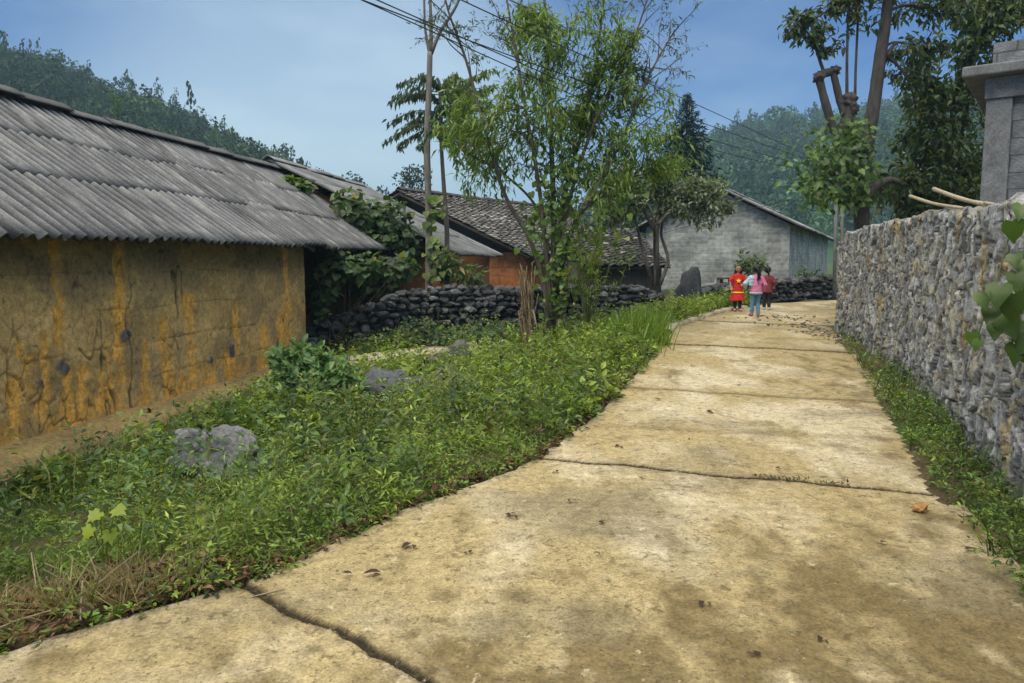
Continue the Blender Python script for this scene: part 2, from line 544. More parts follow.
sd = bpy.data.lights.new("sun", "SUN"); so = bpy.data.objects.new("sun", sd); col.objects.link(so)
sd.energy = 1.5; sd.angle = math.radians(35); sd.color = (1.0, .90, .74)
sv = Vector((SUN_FROM[0], SUN_FROM[1], 0)).normalized() * math.cos(SUN_EL) + Vector((0, 0, math.sin(SUN_EL)))
so.rotation_euler = sv.to_track_quat("Z", "Y").to_euler()

sc.view_settings.view_transform = "Standard"
sc.view_settings.look = "None"
sc.view_settings.exposure = 1.08
sc.view_settings.gamma = 1.0
sc.cycles.use_denoising = True
sc.cycles.max_bounces = 6
sc.cycles.diffuse_bounces = 3
sc.cycles.transmission_bounces = 3
sc.cycles.volume_bounces = 0
sc.cycles.use_adaptive_sampling = True
sc.cycles.adaptive_threshold = 0.004

# ------------------------------------------------------------------ ground
def axis(parts):
    return np.unique(np.concatenate([np.linspace(a, b, n) for a, b, n in parts]).round(4))


gx = axis([(-900, -60, 14), (-60, -14, 24), (-14, -6, 60), (-6, 7, 240), (7, 16, 70), (16, 60, 24), (60, 900, 14)])
gy = axis([(-60, -2, 12), (-2, 2, 30), (2, 9, 170), (9, 24, 190), (24, 60, 36), (60, 1400, 22)])
GX, GY = np.meshgrid(gx, gy)
GZ = gz(GX, GY)
g = G()
grn = np.array([.045, .07, .02]); dirt = np.array([.09, .062, .035])
t = fbm(GX * 1.7, GY * 1.7, 21)[..., None]
C = dirt * (1 - sst(.45, .6, t)) + grn * sst(.45, .6, t)
C = np.where((GY[..., None] > 26), np.array([.05, .08, .03]), C)
g.add(np.stack([GX, GY, GZ], -1).reshape(-1, 3), grid_faces(len(gy), len(gx)), C.reshape(-1, 3))
tag(g.build("ground", M["soil"]), kind="structure")

# ------------------------------------------------------------------ road: worn cast slabs with open joints
ny = 900; nxr = 400
ys = np.concatenate([np.linspace(-4, 1.9, 40), 2.0 * (22.0 / 2.0) ** np.linspace(0, 1, ny)])
a = np.linspace(0, 1, nxr)
# finer towards the left edge
YY, AA = np.meshgrid(ys, a, indexing="ij")
edge = (fbm(YY * 1.6, 0 * YY, 31) - .5) * .16 + (fbm(YY * 9, 0 * YY + 3, 33) - .5) * .07
XLf = xl(YY) + edge
XX = XLf + AA * (xr(YY) + .15 - XLf)
ZZ = zr(YY) + (fbm(XX * .8, YY * .8, 35) - .5) * .03 + (fbm(XX * 5, YY * 5, 36) - .5) * .008 + (fbm(XX * 25, YY * 25, 38, 2) - .5) * .004
# joints: lines through two points
JO = []
for (u1, v1), (u2, v2), wd, dp in (((250, 590), (440, 683), .016, 1), ((545, 459), (930, 494), .011, .9), ((664, 343), (820, 351), .014, .9), ((676, 390), (862, 401), .006, .35), ((690, 320), (760, 323), .014, .6), ((565, 425), (700, 431), .003, .0)):
    def gp(u, v):
        d = ray(u, v)
        t = 1.6 / (.027 * d[1] - d[2])
        return (CAM + d * t)[:2]
    JO.append((gp(u1, v1), gp(u2, v2), wd, dp))
jm = np.zeros_like(XX); jk = np.zeros_like(XX); jc = np.zeros_like(XX)
for p, q, wd, dp in JO:
    d = (q - p) / np.linalg.norm(q - p); nn = np.array([-d[1], d[0]])
    s = (XX - p[0]) * d[0] + (YY - p[1]) * d[1]
    r = (XX - p[0]) * nn[0] + (YY - p[1]) * nn[1] + (fbm(s * 3, 0 * s, 41) - .5) * .08 + (fbm(s * 22, 0 * s, 42) - .5) * .025
    wv = np.maximum(wd * (.7 + 1.2 * fbm(s * 4, 0 * s + 9, 43)), .0042 * YY)
    k = 1 - sst(wv * .6, wv * 1.3, np.abs(r))
    jm = np.maximum(jm, k * dp); jk = np.maximum(jk, (1 - sst(wv * .95, wv * 1.3, np.abs(r))) * min(1, dp * 1.3))
    jc = np.maximum(jc, (1 - sst(wv, wv * 4.5, np.abs(r))) * .35)
ZZ = ZZ - (.011 + .009 * (YY < 4)) * jm
# albedo: cream scoured wheel band, ochre silt, dark moss blotches; also darker towards the near end and right edge
lane = (XX - XLf) / 3.0
n1 = fbm(XX * .9 + 4, YY * .55, 51, 5); n2 = fbm(XX * 2.6, YY * 1.3 + 8, 52, 5); n3 = fbm(XX * 7 + 30, YY * 4.0, 57, 4)
cream = np.array([.48, .41, .28]); ochre = np.array([.34, .27, .138]); darkm = np.array([.15, .11, .048]); grey = np.array([.20, .17, .105])
band = np.exp(-((lane - .36 - .1 * (n1 - .5)) / .2) ** 2) + .35 * np.exp(-((lane - .75) / .12) ** 2)
kc = np.clip((n2 - .46) * 3.4 + band * .62 - .12, 0, 1)[..., None]
C = ochre * (1 - kc) + cream * kc
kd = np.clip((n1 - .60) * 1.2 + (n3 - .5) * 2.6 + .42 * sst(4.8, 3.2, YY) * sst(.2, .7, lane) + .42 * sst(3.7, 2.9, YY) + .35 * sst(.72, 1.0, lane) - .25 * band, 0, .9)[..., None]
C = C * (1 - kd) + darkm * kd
kg = np.clip((fbm(XX * 1.4 + 70, YY * 2.2, 60) - .56) * 3 + .6 * sst(.8, 1.0, lane) * sst(5, 8, YY), 0, .75)[..., None]
C = C * (1 - kg) + grey * kg
eg = (1 - sst(.0, .10, XX - XLf))[..., None]
C = C * (1 - .35 * eg) + np.array([.42, .39, .31]) * .35 * eg
C = C * (1 - jc[..., None]) + darkm * jc[..., None]
C = C * (1 - jk[..., None] * .95) + np.array([.014, .011, .007]) * jk[..., None] * .95
# side faces on the grass side: two extra rows of vertices below the left edge
lip = np.stack([XLf[:, 0] - .025, YY[:, 0], ZZ[:, 0] - .035], -1)
low = np.stack([XLf[:, 0] - .03, YY[:, 0], ZZ[:, 0] - .16], -1)
P = np.concatenate([low[:, None], lip[:, None], np.stack([XX, YY, ZZ], -1)], 1)
lc = np.tile([.2, .165, .1], (len(ys), 1))[:, None]
C = np.concatenate([lc * .6, lc, C], 1)
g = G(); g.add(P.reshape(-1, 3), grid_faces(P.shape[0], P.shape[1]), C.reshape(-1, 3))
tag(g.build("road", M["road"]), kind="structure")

# cast concrete footpath in front of the black stone wall
pc = np.array([at(318, 372, 11.3)[:2], at(350, 366, 11.9)[:2], at(410, 357, 12.8)[:2], at(480, 348, 13.7)[:2], at(520, 344, 14.4)[:2]])
pz = np.array([-.02, -.02, .0, .03, .05])
ss = np.linspace(0, 4, 90); px = np.interp(ss, range(5), pc[:, 0]); py = np.interp(ss, range(5), pc[:, 1]); pzz = np.interp(ss, range(5), pz)
d = np.gradient(np.stack([px, py], 1), axis=0); d /= np.linalg.norm(d, axis=1)[:, None]; nn = np.stack([-d[:, 1], d[:, 0]], 1)
prof = [(0, -.35), (-.01, -.05), (.02, .0), (.06, .012), (.35, .015), (.7, .01), (.8, -.02), (.82, -.3)]
rows = []
for i, (o_, z_) in enumerate(prof):
    j = (fbm(ss * 5, ss * 0 + i, 71) - .5) * .05
    rows.append(np.stack([px + nn[:, 0] * (o_ + j), py + nn[:, 1] * (o_ + j), pzz + z_ + j * .3], 1))
P = np.stack(rows, 1)
cc = np.array([.4, .35, .25]) * (.6 + .7 * fbm(P[..., 0] * 4, P[..., 1] * 4, 73)[..., None])
cc[:, :2] *= np.array([.8, .8, .8])
g = G(); g.add(P.reshape(-1, 3), grid_faces(len(ss), len(prof), True), cc.reshape(-1, 3))
tag(g.build("path", M["concrete"]), kind="structure")

# ------------------------------------------------------------------ hills with their woods
def crown_templates(n, quads, seed, conic=0.0):
    out = []
    for k in range(n):
        r = np.random.default_rng(seed + k)
        nb = r.integers(5, 9)
        cs = np.stack([r.uniform(-.26, .26, nb), r.uniform(-.26, .26, nb), r.uniform(.32, .82, nb)], 1)
        rs = r.uniform(.13, .24, nb) * (1.15 - .5 * (cs[:, 2] - .3))
        if conic:
            cs[:, 2] = np.linspace(.2, .9, nb); rs = (1 - cs[:, 2]) * .3 + .05; cs[:, :2] *= .25
        w_ = rs ** 2 / (rs ** 2).sum()
        b = r.choice(nb, quads, p=w_)
        d = nrm(r.normal(size=(quads, 3))); d[:, 2] = np.abs(d[:, 2]) * np.where(r.random(quads) < .75, 1, -1)
        p = cs[b] + d * rs[b][:, None] * r.uniform(.75, 1.08, (quads, 1))
        n_ = nrm(d + r.normal(0, .5, (quads, 3)))
        t1 = nrm(np.cross(n_, r.normal(size=(quads, 3)))); t2 = np.cross(n_, t1)
        s = r.uniform(.014, .036, (quads, 1)) * (300 / quads) ** .3
        V = np.stack([p - t1 * s - t2 * s * .8, p + t1 * s * 1.1 - t2 * s * .5, p + t1 * s * .7 + t2 * s, p - t1 * s * .8 + t2 * s * .9], 1)
        lum = r.uniform(.65, 1.35, quads)
        out.append((V.reshape(-1, 3), np.arange(quads * 4).reshape(-1, 4), np.repeat(lum, 4)))
    return out


def add_crowns(g, temps, P, H, Wd, base):
    ch = R.integers(0, len(temps), len(P)); ang = R.uniform(0, 2 * PI, len(P))
    for k, (tv, tf, tl) in enumerate(temps):
        m = np.where(ch == k)[0]
        if not len(m): continue
        c, s = np.cos(ang[m])[:, None], np.sin(ang[m])[:, None]
        x = (tv[None, :, 0] * c - tv[None, :, 1] * s) * Wd[m][:, None] + P[m, 0][:, None]
        y = (tv[None, :, 0] * s + tv[None, :, 1] * c) * Wd[m][:, None] + P[m, 1][:, None]
        z = tv[None, :, 2] * H[m][:, None] + P[m, 2][:, None]
        V = np.stack([x, y, z], -1).reshape(-1, 3)
        Fc = (tf[None] + (np.arange(len(m)) * len(tv))[:, None, None]).reshape(-1, 4)
        C = (base[m][:, None, :] * tl[None, :, None]).reshape(-1, 3)
        g.add(V, Fc, C)


def hill(name, sky_pts, D0, Dn, z0, back, seed, drop_px):
    us = np.linspace(sky_pts[0][0], sky_pts[-1][0], 160)
    vs = np.interp(us, [p[0] for p in sky_pts], [p[1] for p in sky_pts]) + drop_px
    rid = np.array([at(u, v, D0 + (Dn - D0) * i / 159) for i, (u, v) in enumerate(zip(us, vs))])
    T = np.concatenate([np.linspace(0, 1, 60), np.linspace(1.05, 2.0, 16)])
    near = .34
    P = []
    for t in T:
        if t <= 1:
            k = near + (1 - near) * t
            z = z0 + (rid[:, 2] - z0) * (.25 * t + .75 * sst(0, 1, t))
        else:
            k = 1 + (t - 1) * back
            z = rid[:, 2] * (1 - .55 * (t - 1)) 
        x = rid[:, 0] * k; y = rid[:, 1] * k
        amp = .05 * D0 * min(t, 1) * (1 - .8 * (abs(t - 1) < .12))
        z = z + (fbm(x * 6 / D0 * 3, y * 6 / D0 * 3, seed) - .5) * amp
        P.append(np.stack([x, y, z], 1))
    return np.array(P), T


def build_hill(P, name, c):
    g = G(); g.add(P.reshape(-1, 3), grid_faces(P.shape[0], P.shape[1]), np.tile(c, (P.shape[0] * P.shape[1], 1)))
    return tag(g.build(name, M["soil"]), kind="structure")


SK1 = [(-420, 20), (-200, 30), (-60, 52), (0, 72), (40, 80), (90, 100), (120, 108), (165, 130), (200, 142), (240, 160), (280, 180), (330, 200), (400, 228), (520, 250), (640, 264)]
P1, T1 = hill("hill", SK1, 150, 190, -.5, 1.8, 81, 10)
build_hill(P1, "hill", (.035, .055, .022))
SK2 = [(480, 262), (560, 240), (640, 196), (690, 152), (720, 146), (750, 142), (790, 132), (830, 130), (880, 118), (930, 104), (1000, 92), (1100, 80), (1300, 90), (1500, 130)]
P2, T2 = hill("hill", SK2, 330, 330, 0, 1.7, 91, 8)
build_hill(P2, "hill", (.03, .07, .03))
CT = crown_templates(5, 520, 400)
CF = crown_templates(4, 230, 500)
CC = crown_templates(2, 160, 600, 1.0)


def wood(P, nu, name, hmin, hmax, temps, cols, conif=None, rows=(8, 60), dens=None):
    g = G()
    i = R.uniform(rows[0], rows[1] - .01, nu); j = R.uniform(0, P.shape[1] - 1.01, nu)
    i0 = i.astype(int); j0 = j.astype(int); fi = (i - i0)[:, None]; fj = (j - j0)[:, None]
    Q = (P[i0, j0] * (1 - fi) + P[i0 + 1, j0] * fi) * (1 - fj) + (P[i0, j0 + 1] * (1 - fi) + P[i0 + 1, j0 + 1] * fi) * fj
    if dens is not None:
        m = R.random(nu) < dens(Q, i); Q = Q[m]; i = i[m]
    n = len(Q)
    H = R.uniform(hmin, hmax, n) * (1 + .35 * (R.random(n) < .12)); W = H * R.uniform(.7, 1.05, n)
    t = R.random((n, 1)); b = np.array(cols[0]) * (1 - t) + np.array(cols[1]) * t
    b = b * (.6 + .7 * fbm(Q[:, 0] * .06, Q[:, 1] * .06, 97)[:, None]) * R.lognormal(0, .32, (n, 1))
    Q = Q - np.array([0, 0, 1.0]) * (.12 * H)[:, None]
    if conif:
        cm = R.random(n) < conif
        add_crowns(g, CC, Q[cm], H[cm] * 1.3, W[cm] * .6, b[cm] * .75)
        add_crowns(g, temps, Q[~cm], H[~cm], W[~cm], b[~cm])
    else:
        add_crowns(g, temps, Q, H, W, b)
    return tag(g.build(name, M["leaf_far"]), kind="stuff")


wood(P1, 1500, "hillside_forest", 5, 9.5, CT, ((.022, .042, .018), (.05, .078, .026)), .1, (14, 63))
wood(P2, 2600, "hillside_forest", 8, 14, CF, ((.03, .065, .03), (.06, .11, .045)), .06, (8, 63), dens=lambda Q, i: np.where(Q[:, 2] < 20, .5, 1.0))

# trees one can tell apart on the skyline of the left hill, and a far round tree behind the tiled roof
def far_tree(name, u, vtop, vbot, Y, wpx, label, tm, base, group=None, quads=None, cat="tree", trunk=True, seed=1):
    p = at(u, vbot, Y); q = at(u, vtop, Y)
    H = q[2] - p[2]; W = wpx * Y / F / .8
    e = empty(name, p, label, cat, group)
    g = G(); add_crowns(g, tm, np.array([p]), np.array([H * 1.03]), np.array([W]), np.array([base]))
    g.build("crown", M["leaf_far"], e)
    g = G(); tube(g, [p - [0, 0, .6], p + [0, 0, H * .45], p + [0, 0, H * .85]], [H * .02 + .05, H * .016 + .03, .03], 6, (.05, .045, .035)); g.build("trunk", M["bark"], e)
    return e


TALLC = crown_templates(3, 420, 640, 1.0)
ROUND = crown_templates(3, 700, 680)
gp_ = "pines on the left skyline"
for u, vt, vb, wp, lb in ((137, 84, 128, 15, "dark pointed pine on the ridge, left of the tallest pine group"), (160, 78, 128, 19, "tallest feathery pine of the group on the left hill skyline"), (177, 87, 130, 15, "slim pine on the ridge close beside the tallest pine"), (286, 142, 178, 13, "slim pine low on the ridge just above the second grey roof"), (263, 145, 172, 16, "spreading dark tree on the falling ridge left of the slim low pine")):
    far_tree("pine_tree", u, vt, vb, 148, wp, lb, TALLC, (.03, .055, .028), gp_)
for u, vt, vb, wp, lb in ((8, 46, 70, 22, "flat topped tree at the left end of the hill skyline"), (47, 54, 74, 20, "small spreading tree standing out on the left hill top"), (25, 50, 72, 18, "loose crowned tree between the two leftmost skyline trees")):
    far_tree("ridge_tree", u, vt, vb, 150, wp, lb, ROUND, (.04, .06, .03), "broad trees on the left skyline")
far_tree("sapling", 118, 90, 128, 55, 12, "bright green sapling rising just above the corrugated roof ridge", ROUND, (.07, .14, .035))
far_tree("round_tree", 410, 157, 205, 60, 40, "blue green round tree far behind the tiled roof apex", ROUND, (.035, .06, .04))

# the tall dark conifer behind the block house
e = empty("spruce_tree", (at(684, 240, 36)[0], 36, 0.5), "tall dark blue green spruce rising behind the grey block house", "tree")
b = np.array(wloc(e)); top = at(683, 92, 36)[2]; H = top - b[2]
g = G(); tube(g, [b, b + [0, 0, H * .5], b + [0, 0, H * .98]], [.16, .1, .02], 7, (.06, .05, .04)); g.build("trunk", M["bark"], e)
nb = 150
Pl, Dl, Sl = [], [], []
for k in range(nb):
    h = (k / nb) ** .9; z = b[2] + H * (.22 + .77 * h); rad = (3.1 * (1 - h) ** .9 + .06) * (.75 + .35 * ((k % 9) / 8))
    an = k * 2.399 + R.uniform(-.3, .3)
    for s in np.linspace(.15, 1, 13):
        r_ = rad * s * R.uniform(.85, 1.1)
        p = np.array([b[0] + math.cos(an) * r_, b[1] + math.sin(an) * r_, z - .28 * r_ + .1 * r_ * s])
        for q in range(4):
            Pl.append(p + R.normal(0, .05, 3)); Dl.append(np.array([math.cos(an), math.sin(an), -.25]) + R.normal(0, .55, 3)); Sl.append(R.uniform(.2, .38) * (.35 + .65 * min(1, rad / 1.1)))
g = G(); place(g, T_lance(.3), Pl, Dl, Sl, greens(len(Pl), (.014, .034, .028), (.028, .055, .04), .3)); g.build("crown", M["leaf_far"], e)

# ------------------------------------------------------------------ air
me = bpy.data.meshes.new("haze")
x0, x1, y0, y1, z0_, z1_ = -905, 905, -65, 1410, -3, 122
me.from_pydata([(x0, y0, z0_), (x1, y0, z0_), (x1, y1, z0_), (x0, y1, z0_), (x0, y0, z1_), (x1, y0, z1_), (x1, y1, z1_), (x0, y1, z1_)], [], [(0, 3, 2, 1), (4, 5, 6, 7), (0, 1, 5, 4), (1, 2, 6, 5), (2, 3, 7, 6), (3, 0, 4, 7)])
hm, nt, out = new_mat("haze_air")
pv = N(nt, "ShaderNodeVolumePrincipled"); pv.inputs["Density"].default_value = HAZE if "HAZE" in globals() else .0009
pv.inputs["Color"].default_value = (.46, .74, .92, 1); pv.inputs["Anisotropy"].default_value = 0.2
nt.links.new(pv.outputs[0], out.inputs["Volume"])
me.materials.append(hm)
ho = bpy.data.objects.new("haze", me); col.objects.link(ho)
tag(ho, kind="stuff")
# ------------------------------------------------------------------ roofs
def corrugated(g, Mp, s0, s1, ye, ze, yr, zr_, rows, base, seed, pitch=.165, amp=.036, sheet=1.0, samp=10, lift=.007):
    """rows of overlapping corrugated sheets between eave and ridge, in a local frame"""
    rr = np.random.default_rng(seed)
    dirv = np.array([0, yr - ye, zr_ - ze]); Ls = np.linalg.norm(dirv); dirv /= Ls
    nv = np.array([0, -dirv[2], dirv[1]])
    if nv[2] < 0: nv = -nv
    fl = (yr - ye) < 0
    tb = np.concatenate([[0], np.cumsum(rows)]); tb = tb / tb[-1] * Ls
    for k in range(len(rows)):
        ns = int(math.ceil((s1 - s0) / sheet))
        for q in range(ns):
            a0 = s0 + q * sheet; a1 = min(s1, a0 + sheet + .07)
            js = rr.normal(0, .04); jl = rr.uniform(-.006, .008); tl = rr.normal(0, .008)
            n = max(4, int((a1 - a0) / pitch * samp)); S = np.linspace(a0, a1, n); m = 7
            T = np.linspace(tb[k] + js - (.06 if k else 0), tb[k + 1] + .05 * (k < len(rows) - 1), m)
            SS, TT = np.meshgrid(S, T)
            f = (TT - T[0]) / (T[-1] - T[0])
            wv = np.sin(SS * 2 * PI / pitch)
            sag = .05 * (fbm(SS * .35, TT * .5, seed + 3) - .5) + .012 * (fbm(SS * 1.5, TT, seed + 4) - .5)
            hgt = amp * wv + lift * (1 - f) + jl + tl * (SS - a0) + sag
            V = np.stack([SS, 0 * SS + ye, 0 * SS + ze], -1) + TT[..., None] * dirv + hgt[..., None] * nv
            lum = rr.uniform(.82, 1.18) * (.16 + 1.25 * (wv * .5 + .5) ** 1.4) * (.7 + .6 * fbm(SS * 2.2, TT * 1.1, seed + 1))  # groove dirt, deepened to paint in the shading of the corrugation
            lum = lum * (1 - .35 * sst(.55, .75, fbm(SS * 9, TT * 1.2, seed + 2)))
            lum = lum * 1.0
            spots = sst(.64, .72, fbm(SS * 8, TT * 8, seed + 6, 3))
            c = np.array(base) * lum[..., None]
            c = c * (1 - .5 * spots[..., None]) + np.array([.33, .33, .31]) * .5 * spots[..., None]
            g.add(Mp(V.reshape(-1, 3)), grid_faces(m, n, fl), c.reshape(-1, 3))


def solid(o, t):
    md = o.modifiers.new("thickness", "SOLIDIFY"); md.thickness = t; md.offset = -1
    return o


def ridge_cap(parent, Mp, s0, s1, yr, z, wd, drop, base, seed, step=.9):
    g = G(); rr = np.random.default_rng(seed); s = s0
    while s < s1:
        e = min(s + step + .06, s1); dz = rr.normal(0, .012); n = 9
        an = np.linspace(-1, 1, n)
        prof = np.stack([an * wd, drop * (1 - np.abs(an) ** 1.3) + .02], 1)
        S = np.linspace(s, e, 5)
        V = np.array([[[q, yr + p[0], z - drop + p[1] + dz + .012 * (q - s) + .05 * (fbm(q * .35, 0, seed) - .5)] for p in prof] for q in S])
        c = np.array(base) * rr.uniform(.7, 1.15)
        g.add(Mp(V.reshape(-1, 3)), grid_faces(5, n, True), c)
        s += step
    return solid(g.build("ridge_cap", M["fibro"], parent), .015)


# ------------------------------------------------------------------ mud house on the left
A = np.array([-4.7, 6.84, 0.0]); B = np.array([-3.75, 13.5, 0.0])
a1 = (B - A)[:2]
MH = frame(A, a1); LB = float(np.linalg.norm(a1))
e1 = empty("mud_house", A + [0, 0, -.3], "old ochre mud walled house under a grey corrugated roof, nearest on the left", "house")
S0, S1 = -4.3, 11.4
# front wall, eroded: each streak is where the weathered skin has fallen off and the orange earth shows
nsx, nz_ = 640, 150
sx_ = np.linspace(S0 + .3, LB, nsx); zx = np.linspace(-.5, 2.04, nz_)
SS, ZW = np.meshgrid(sx_, zx)


def u2s(u):
    Y = 4228.6 / (618.3 - u)
    return (Y - A[1]) / (a1[1] / LB), Y


SW = SS + (fbm(SS * 2.5, ZW * 2.5, 101) - .5) * .2 + (fbm(SS * 12, ZW * 9, 102) - .5) * .17
mask = np.zeros_like(SS)
for u, v0, v1, wpx in ((60, 228, 428, 9), (122, 226, 312, 11), (117, 296, 385, 9), (20, 345, 398, 8), (38, 338, 416, 11), (163, 318, 398, 10), (189, 296, 405, 10), (143, 340, 404, 8), (97, 372, 410, 9), (106, 338, 402, 5), (237, 304, 352, 7), (228, 352, 402, 14), (262, 326, 396, 9), (280, 312, 372, 13), (288, 236, 350, 7), (76, 368, 425, 10), (8, 380, 425, 9), (176, 380, 410, 12), (205, 378, 404, 9)):
    s_, Y = u2s(u)
    wd = wpx / 745 * Y * .92
    za = at(u, v1, Y)[2]; zb = at(u, v0, Y)[2]
    k = (1 - sst(wd * .45, wd * 1.15, np.abs(SW - s_))) * sst(za - .12, za + .08, ZW) * (1 - sst(zb - .08, zb + .1, ZW))
    mask = np.maximum(mask, k)
mask *= .5 + .8 * sst(.34, .54, fbm(SS * 8, ZW * 5, 103))
foot = sst(.36, .06, ZW + (fbm(SS * 2, 0 * SS, 105) - .5) * .5) * sst(.38, .56, fbm(SS * 4, ZW * 4, 104))
mask = np.clip(np.maximum(mask, foot * .6), 0, 1)
crk = 1 - sst(.0, .022, np.abs(fbm(SS * 3.2, ZW * 1.0, 106, 3) - .5)); crk *= sst(.5, .62, fbm(SS * 1.7, ZW * 1.5, 107))
f1, f2, idh, _, _ = voro(SS * 5.5, ZW * 3.2, 108)
crk2 = (1 - sst(.02, .09, f2 - f1)) * sst(.5, .66, fbm(SS * 1.2 + 5, ZW * 1.8, 109)) * sst(1.5, .7, ZW)
lift_ = 1 - sst(.0, .014, np.abs(((ZW + (fbm(SS * 1.4, 0 * SS, 112) - .5) * .06) % .42) - .21) )
lift_ *= sst(.4, .55, fbm(SS * 2, ZW * 2, 113))
stn = np.zeros_like(SS)
for u, v, rx in ((121, 336, .075), (58, 367, .09), (231, 350, .1), (246, 376, .07), (277, 342, .08), (208, 360, .06), (32, 385, .05)):
    s_, Y = u2s(u); z_ = at(u, v, Y)[2]
    stn = np.maximum(stn, 1 - sst(.7, 1.0, np.hypot((SW - s_) / rx, (ZW - z_) / rx / 1.2)))
dep = -.018 * mask + .02 * (fbm(SS * 3, ZW * 3, 110) - .5) + .02 * (fbm(SS * 11, ZW * 11, 111) - .5) - .02 * crk - .014 * crk2 - .012 * lift_ + .02 * stn
n5 = fbm(SS * 2.2, ZW * 3.2, 114, 5)
skin = np.array([.56, .38, .155]) * (.62 + .75 * n5)[..., None]
greyn = sst(.48, .62, fbm(SS * 1.6 + 9, ZW * 2.2, 115, 5))[..., None]
skin = skin * (1 - .55 * greyn) + np.array([.25, .195, .115]) * .5 * greyn
yel = sst(.48, .66, fbm(SS * 2.4 + 2, ZW * 2.4, 116, 5))[..., None] * sst(1.6, .5, ZW)[..., None]
skin = skin * (1 - .5 * yel) + np.array([.38, .25, .085]) * .5 * yel
# the shade under the eaves, painted into the top of the wall
eave_shade = (sst(1.25, 1.75, ZW + (n5 - .5) * .5) * (1 - .5 * mask))[..., None]
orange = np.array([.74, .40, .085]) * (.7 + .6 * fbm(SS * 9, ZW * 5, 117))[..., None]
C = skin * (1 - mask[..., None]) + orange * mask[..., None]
C = C * (1 - .5 * eave_shade)
C = C * (1 - stn[..., None]) + np.array([.13, .13, .125]) * stn[..., None]
dk = np.clip(np.maximum(np.maximum(crk, crk2 * .75), lift_ * .45), 0, 1)[..., None]
C = C * (1 - .8 * dk)
V = np.stack([SS, -dep, ZW], -1)
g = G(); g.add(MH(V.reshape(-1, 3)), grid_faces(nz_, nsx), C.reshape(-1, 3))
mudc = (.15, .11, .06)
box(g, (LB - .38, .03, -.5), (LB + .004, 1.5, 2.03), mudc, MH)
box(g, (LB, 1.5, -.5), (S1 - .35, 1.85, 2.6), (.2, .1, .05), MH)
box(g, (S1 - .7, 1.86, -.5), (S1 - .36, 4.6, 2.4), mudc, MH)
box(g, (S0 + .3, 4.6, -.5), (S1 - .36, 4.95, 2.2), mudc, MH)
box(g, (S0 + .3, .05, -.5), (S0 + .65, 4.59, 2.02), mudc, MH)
g.build("wall", M["mud"], e1)
# mud ledge along the wall foot
sl = np.linspace(S0 + .3, LB + .1, 260)
prof = [(.06, -.10), (-.06, -.13), (-.16, -.15), (-.27, -.19), (-.34, -.27), (-.38, -.42), (-.40, -.62)]
V = np.array([[[s_, y_ + .09 * (fbm(s_ * 1.6, i * .7, 121) - .5), z_ + .10 * (fbm(s_ * 1.3, i * .4, 122) - .5) + .03 * (fbm(s_ * 7, i, 123) - .5)] for i, (y_, z_) in enumerate(prof)] for s_ in sl])
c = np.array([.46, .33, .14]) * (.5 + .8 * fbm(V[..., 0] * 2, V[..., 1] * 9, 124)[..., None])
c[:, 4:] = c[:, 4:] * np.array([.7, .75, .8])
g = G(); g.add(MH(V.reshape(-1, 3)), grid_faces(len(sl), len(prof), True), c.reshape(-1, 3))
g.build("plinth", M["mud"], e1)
# roof
YE, ZE, YR_, ZR_ = -.47, 1.84, 2.3, 3.72
fib = (.13, .132, .136)
g = G()
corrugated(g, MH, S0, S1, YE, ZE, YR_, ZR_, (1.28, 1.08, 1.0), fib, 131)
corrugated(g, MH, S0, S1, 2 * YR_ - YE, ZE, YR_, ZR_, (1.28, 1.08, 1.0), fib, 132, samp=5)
rf = solid(g.build("roof", M["fibro"], e1), .008)
ridge_cap(rf, MH, S0, S1, YR_, ZR_ + .10, .17, .11, (.11, .11, .112), 133)
# purlins and rafters under the sheets, and the porch post
g = G()
for k in range(17):
    s_ = S0 + .2 + k * (S1 - S0 - .4) / 16
    tube(g, MH(np.array([[s_, YE + .14, ZE - .04], [s_, YR_, ZR_ - .14]])), .035, 6, (.12, .085, .05))
for f_ in (.5, .95):
    y_ = YE + (YR_ - YE) * f_ + .05; z_ = ZE + (ZR_ - ZE) * f_ - .10
    tube(g, MH(np.array([[S0 + .05, y_, z_], [S1 - .05, y_, z_]])), .022, 6, (.13, .09, .05))
g.build("rafter_frame", M["wood"], e1)
g = G(); tube(g, MH(np.array([[S1 - .5, .1, -.4], [S1 - .5, .1, 2.0]])), .07, 8, (.1, .075, .05)); g.build("porch_post", M["wood"], e1)

# ------------------------------------------------------------------ second house: grey corrugated roof
O2 = np.array([-4.66, 24.5, 0.0]); M2 = frame(O2, a1)
e2 = empty("mud_house", O2 + [0, 0, .1], "low mud house behind the first one, under a pale grey corrugated roof", "house")
g = G()
fib2 = (.13, .135, .14)
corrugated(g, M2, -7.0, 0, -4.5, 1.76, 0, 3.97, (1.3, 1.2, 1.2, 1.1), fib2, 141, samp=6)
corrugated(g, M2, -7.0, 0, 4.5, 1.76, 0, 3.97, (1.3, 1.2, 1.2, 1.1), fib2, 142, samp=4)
rf = solid(g.build("roof", M["fibro"], e2), .008)
ridge_cap(rf, M2, -7.0, 0, 0, 4.06, .17, .11, (.2, .2, .2), 143)
g = G()
om = (.24, .11, .045)
box(g, (-6.6, -4.05, 0), (-.4, -3.7, 1.9), om, M2)
box(g, (-6.6, 3.7, 0), (-.4, 4.05, 1.9), om, M2)
